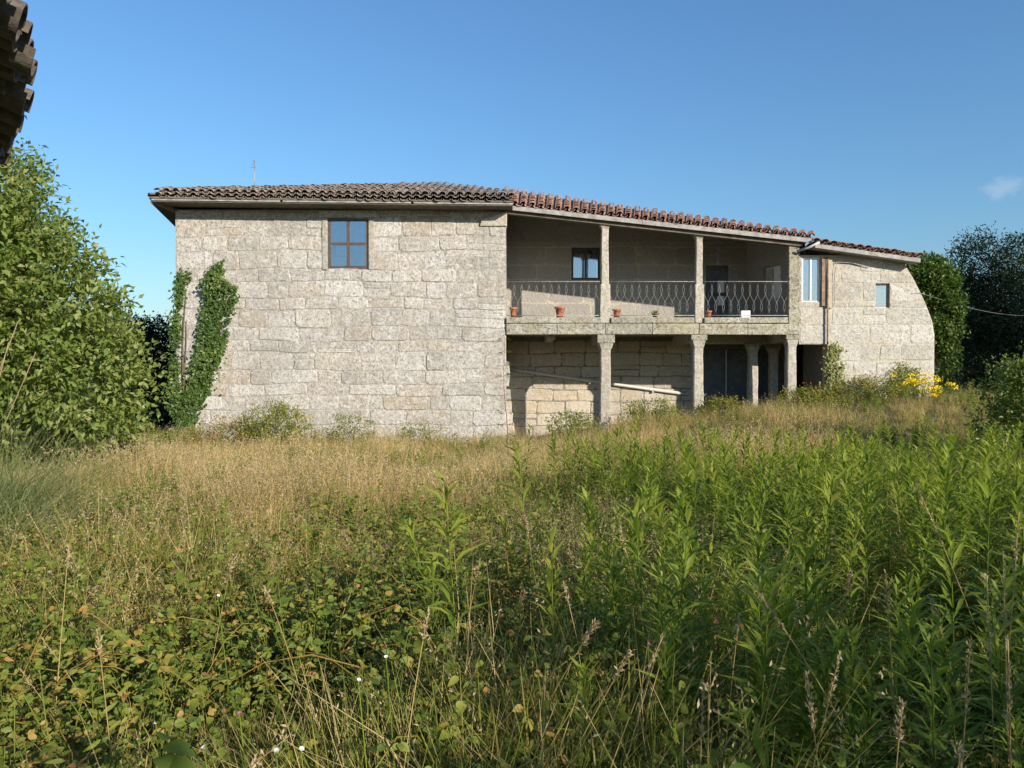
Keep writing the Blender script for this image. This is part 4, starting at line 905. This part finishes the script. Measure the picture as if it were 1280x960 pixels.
# shrubs at the foot of the walls
def shrub(px, py, Y, rx, rz, mat, label, n=110, cat='shrub', lL=.06, lW=.035, name='wall_shrub', extra=()):
    b = P(px, py, Y); tree(name, (b[0], Y, gz(b[0], Y)), [(b[0], Y, max(b[2], gz(b[0], Y)+rz*.6), rx, rx*.7, rz), *extra], n, 26, lL, lW, M[mat], label, cat, csize=.2, trunk=.025, limbs=10, shell=.3)
shrub(345, 540, 20.7, 1.0, .80, 'herb', 'low bushy shrub against the foot of the big stone wall', 260)
shrub(275, 552, 20.6, .8, .62, 'bramble', 'sparse bramble shrub below the climbing ivy', 130)
shrub(440, 545, 20.8, .65, .60, 'herb', 'small weedy shrub at the wall foot below the casement window', 70)
shrub(530, 557, 20.8, .9, .45, 'herb', 'spreading low weed clump at the middle of the wall foot', 80)
shrub(715, 536, 20.8, .7, .45, 'herb', 'weedy green clump before the first gallery column', 110)
shrub(815, 524, 20.7, .9, .50, 'herb', 'leafy thicket between the first two gallery columns', 150)
shrub(905, 520, 21.0, .8, .35, 'bramble', 'bramble thicket below the third gallery bay', 120)
shrub(1010, 512, 20.8, .9, .32, 'bramble', 'brownish bramble heap before the passage opening', 120)
shrub(1085, 495, 20.8, 1.0, .40, 'bramble', 'loose shrub under the right wing wall', 150)
shrub(1128, 478, 21.0, .45, .45, 'herb', 'rounded green shrub beside the yellow flowers', 120)
shrub(905, 560, 15, .9, .35, 'bramble', 'dry brown bramble heap behind the tall weeds', 120)
shrub(385, 603, 16, .7, .30, 'herb', 'dark green clump beside the small yellow flower', 90)
shrub(205, 580, 19, .35, .30, 'bramble', 'rusty brown shrub at the ivy foot', 60)

# yellow ragwort
def ragwort(px, py, Y, r, h, n, label):
    x, y, z = P(px, py, Y); g = gz(x, Y); o = link('yellow_flowers', None, loc=(x, Y, g), label=label, cat='flowers', group=None); s = Acc(); fl = Acc(); lf = Acc()
    for k in range(n):
        bx, by = rng.normal(0, r*.35, 2); tx, ty = bx*2.2+rng.normal(0, .03), by*1.6; tz = (z-g)+rng.normal(0, h*.35); t = np.linspace(0, 1, 5)
        ps = np.stack([bx+(tx-bx)*t**1.3, by+(ty-by)*t**1.3, tz*t], 1); tube(s, ps, .004, 4, .4, 0, False)
        m_ = 26; c = ps[-1]+np.stack([rng.normal(0, .05, m_), rng.normal(0, .05, m_), rng.normal(.02, .02, m_)], 1); leaves(fl, c, rdir(m_, -.1, .5), np.array([.5, -.6, .5])+rng.normal(0, .4, (m_, 3)), .055, .035, rng.random(m_))
        q = rng.uniform(.1, .9, 14); c = np.stack([np.interp(q, t, ps[:, j]) for j in range(3)], 1); leaves(lf, c, rdir(14, 0, .6), np.array([0, 0, 1.])+0*c, .08, .025, rng.random(14))
    link('stem', s.mesh('stem', M['weed']), o); link('petals', fl.mesh('petals', M['yellow']), o); link('leaves', lf.mesh('leaves', M['herb']), o)
ragwort(1150, 478, 19.0, .36, .26, 22, 'clump of bright yellow flowers before the end of the right wing')
ragwort(1174, 487, 18.8, .30, .22, 13, 'second yellow flower clump on the dry bank beside the first')
ragwort(331, 588, 16.5, .10, .16, 5, 'small lone yellow flower head in the dry meadow')

# fine drooping grass clump on the left, with tall bare stalks
def fine_clump(x, Y, h, n, label):
    g = gz(x, Y); a = Acc(); b = np.zeros((n, 3)); b[:, :2] = rng.normal(0, .24, (n, 2)); th = rng.uniform(0, 6.28, n)
    th = th+rng.normal(0, .5, n); blades(a, b, th, rng.uniform(.35, 1.0, n)*h, rng.uniform(.003, .010, n), rng.uniform(.02, .45, n), rng.uniform(.1, 1.3, n), rng.random(n), 0, 7)
    o = link('fine_grass_clump', None, loc=(x, Y, g), label=label, cat='grass clump'); link('blades', a.mesh('blades', M['pampas']), o)
    return o
fine_clump(-4.85, 7.2, 1.8, 1500, 'big mound of fine grey green drooping grass')
fine_clump(-4.3, 6.3, 1.15, 800, 'smaller mound of fine drooping grass beside the big one')
for i, (xb, xt, yt) in enumerate([(-125, 22, 402), (-90, 10, 428), (-100, 44, 440)]):
    Y = 6.6; b = np.array(P(xb, 600, Y)); b[2] = gz(b[0], Y); t_ = np.array(P(xt, yt, Y)); a = Acc(); t = np.linspace(0, 1, 8)[:, None]; tube(a, b+(t_-b)*t+np.array([[.05, 0, 0]])*np.sin(t*3), np.linspace(.007, .003, 8), 5, .8)
    link('bare_stalk', a.mesh('bare_stalk', M['seed']), label='tall pale bare stalk leaning out of the fine grass mound', cat='stalk', group='pale stalks in the fine grass')

# ------------------------------------------------------------------ foreground seed stalks, one by one
def seed_stalk(base, tip, sag, head, w_=.0028, label='', dens=46, fat=1.0):
    b = np.array(base, float); e = np.array(tip, float); t = np.linspace(0, 1, 14)[:, None]; pts = b+(e-b)*t; pts[:, 2] += sag*np.sin(t[:, 0]*np.pi*.75)*1.0-sag*np.sin(np.pi*.75)*t[:, 0]**2
    o = link('grass_stalk', None, loc=tuple(b), label=label, cat='grass stalk', group='seeding grass stalks in the foreground'); neg = tuple(-b)
    s = Acc(); tube(s, pts, np.linspace(w_, w_*.45, 14), 5, .55, 0); link('stem', s.mesh('stem', M['drygrass']), o, neg)
    a = Acc(); n = dens; k = 1-head*rng.random(n)**.9; c = np.stack([np.interp(k, t[:, 0], pts[:, j]) for j in range(3)], 1); dr = pts[-1]-pts[-4]; dr /= np.linalg.norm(dr)
    taper = np.sin(np.clip((1-k)/head, 0.03, 1)*np.pi)**.6; c += rng.normal(0, 1, (n, 3))*(.0035*fat*taper)[:, None]
    leaves(a, c, dr+rng.normal(0, .45, (n, 3)), rdir(n), rng.uniform(.011, .02, n)*fat, .0055*fat, rng.random(n)); link('seed_head', a.mesh('seed_head', M['seed']), o, neg)
ST = [  # base pixel x, tip pixel x,y, distance, sag, head share
 (1180,945,737,2.5,.10,.16),(1290,1145,605,2.9,.08,.22),(1130,1108,715,2.7,.02,.16),(1240,1165,748,2.6,.06,.18),(1010,1065,715,3.0,.05,.12),
 (985,1052,818,2.1,.05,.22),(870,880,850,2.1,.02,.22),(700,830,795,2.2,.06,.14),(640,790,815,2.1,.05,.12),(610,745,780,2.5,.05,.12),
 (480,535,765,2.3,.10,.12),(560,600,700,3.2,.03,.15),(1230,1200,930,1.7,.05,.20),(1100,1130,880,1.9,.06,.14),(1270,1255,690,2.4,.03,.2),
 (1245,1275,640,2.6,.02,.2),(930,985,690,3.3,.05,.12),(760,705,730,3.0,.05,.12),(830,775,660,3.6,.03,.12),(400,330,735,3.0,.07,.12),
 (250,290,700,3.2,.06,.12),(520,560,640,4.2,.03,.14),(690,655,640,4.0,.04,.14),(1060,1010,845,2.0,.06,.18),(1190,1215,800,2.1,.02,.22),
 (1255,1235,720,2.2,.02,.24),(1275,1262,800,1.9,.01,.24),(150,120,790,2.4,.05,.12),(60,85,680,3.2,.04,.12),(895,925,770,2.6,.05,.14)]
ADJ = ['nodding', 'drooping', 'slender', 'leaning', 'curved']
for i, (xb, xt, yt, Y, sag, hd) in enumerate(ST):
    yb = Y+rng.uniform(.0, .5); bx = (xb-640)/F*yb
    seed_stalk((bx, yb, gz(bx, yb)), P(xt, yt, Y), sag, hd, label='thin dry grass stalk with a pale seed head in the foreground', fat=rng.uniform(.9, 1.4), dens=int(rng.uniform(40, 70)))
for i in range(30):                       # loose dry straws, bent every way
    Y = rng.uniform(1.9, 5.5); x = rng.uniform(-.62, .64)*Y; h = rng.uniform(.45, .95)*np.interp(Y, [1.9, 4], [.85, 1]); dx, dy = rng.normal(0, .28, 2)
    seed_stalk((x, Y, gz(x, Y)), (x+dx, Y+dy*.6, gz(x, Y)+h), rng.uniform(0, .08), rng.uniform(.08, .18), .0022, 'thin dry grass stalk with a pale seed head in the foreground', 26, rng.uniform(.7, 1.1))

# small flowers and broad leaves in the foreground
def bindweed(px, py, Y, r, mat, name, label, group):
    c = np.array(P(px, py, Y)); o = link(name, None, loc=tuple(c), label=label, cat='flower', group=group)
    tilt = Vector((rng.normal(0, .7), -.4, .9)).normalized(); q = Vector((0, 0, 1)).rotation_difference(tilt)
    v, f = lathe([(.12*r, -r*1.1), (.25*r, -.5*r), (.55*r, -.12*r), (r, 0)], 10); link('petals', pm('petals', v, f, M[mat], True), o).rotation_euler = q.to_euler()
    s = Acc(); g = gz(c[0], Y+.06); tube(s, [(0, .06, g-c[2]), (.02, .04, (g-c[2])*.4), tuple(np.array(tilt)*-r)], .0018, 4); link('stem', s.mesh('stem', M['weed']), o)
for px, py, Y in [(448,851,2.2),(482,822,2.3),(252,936,1.9),(344,940,1.8),(190,905,2.0),(272,745,2.9),(376,938,1.8)]:
    bindweed(px, py, Y, .0065, 'white_fl', 'white_flower', 'small white bindweed flower in the foreground tangle', 'white flowers in the foreground tangle')
for px, py, Y in [(298,893,2.05),(345,710,3.4),(812,806,2.4)]:
    bindweed(px, py, Y, .006, 'pink_fl', 'pink_flower', 'small pink flower in the foreground tangle', 'pink flowers in the foreground tangle')
def dock(px, py, Y, sz, n, label):
    x, y, z = P(px, py, Y); g = gz(x, Y+.05); o = link('broad_leaf_plant', None, loc=(x, Y, g), label=label, cat='plant'); H = z-g
    for k in range(n):
        az = rng.uniform(0, 6.28) if n > 2 else (2.6 if k == 0 else .2); m_ = 9; t = np.linspace(0, 1, m_); wv = sz*.30*np.sin(np.clip(t*1.02, 0, 1)*np.pi)**.7*(1-.35*t)+.002; c = np.stack([np.cos(az)*sz*t, np.sin(az)*sz*t*.5, H*.9+sz*(.30*t-.55*t**2)+.02*k], 1)
        sd_ = np.array([-np.sin(az), np.cos(az), .25]); v = np.concatenate([c+sd_*wv[:, None]+np.array([0, 0, .14])*wv[:, None], c, c-sd_*wv[:, None]+np.array([0, 0, .14])*wv[:, None]]); f = []
        for i in range(m_-1): f += [(i, i+1, m_+i+1, m_+i), (m_+i, m_+i+1, 2*m_+i+1, 2*m_+i)]
        link('leaf', pm('leaf', v, f, M['herb'], True), o)
        s = Acc(); tube(s, [(0, 0, -.03), (0, 0, H*.5), tuple(c[0])], .0025, 5); link('stem', s.mesh('stem', M['weed']), o)
dock(910, 935, 1.75, .11, 2, 'broad pointed green leaf at the foot of the tall weeds')
dock(1090, 945, 1.7, .10, 2, 'pair of pale broad leaves below the seeding stalks')
dock(200, 915, 1.95, .09, 4, 'low plant with broad rounded leaves in the bramble tangle')
# spindly sapling before the house corner
def sapling(px, py_top, py_bot, Y, label):
    x = P(px, 0, Y)[0]; g = gz(x, Y); top = P(px-4, py_top, Y); o = link('sapling', None, loc=(x, Y, g), label=label, cat='sapling'); H = top[2]-g; t = np.linspace(0, 1, 9)
    ps = np.stack([(top[0]-x)*t+.03*np.sin(t*7), .02*np.cos(t*6), H*t], 1); s = Acc(); tube(s, ps, np.linspace(.016, .005, 9), 6); link('stem', s.mesh('stem', M['stem_red']), o)
    a = Acc(); m_ = 150; k = rng.choice(np.linspace(.22, 1, 9), m_); c = np.stack([np.interp(k, t, ps[:, j]) for j in range(3)], 1); sd = rng.choice([-1, 1], m_); c[:, 0] += sd*rng.uniform(.02, .24, m_)*(1.1-.7*k); c[:, 2] += rng.normal(0, .02, m_)
    leaves(a, c, np.stack([sd*1., rng.normal(0, .5, m_), rng.normal(.1, .3, m_)], 1), np.array([0, 0, 1.])+rng.normal(0, .2, (m_, 3)), .10, .035, rng.random(m_)); link('leaves', a.mesh('leaves', M['herb']), o)
sapling(634, 425, 600, 17.5, 'spindly reddish sapling standing before the corner of the big wall')
# overhead cable to the grove
a = Acc(); p0, p1 = np.array((11.5, 21.9, 4.15)), np.array((20.5, 27.0, 4.2)); t = np.linspace(0, 1, 16)[:, None]; ps = p0+(p1-p0)*t; ps[:, 2] -= .5*np.sin(t[:, 0]*np.pi); tube(a, ps, .006, 5)
link('overhead_cable', a.mesh('overhead_cable', M['metal']), label='sagging cable running from the right wing to the dark trees', cat='cable')
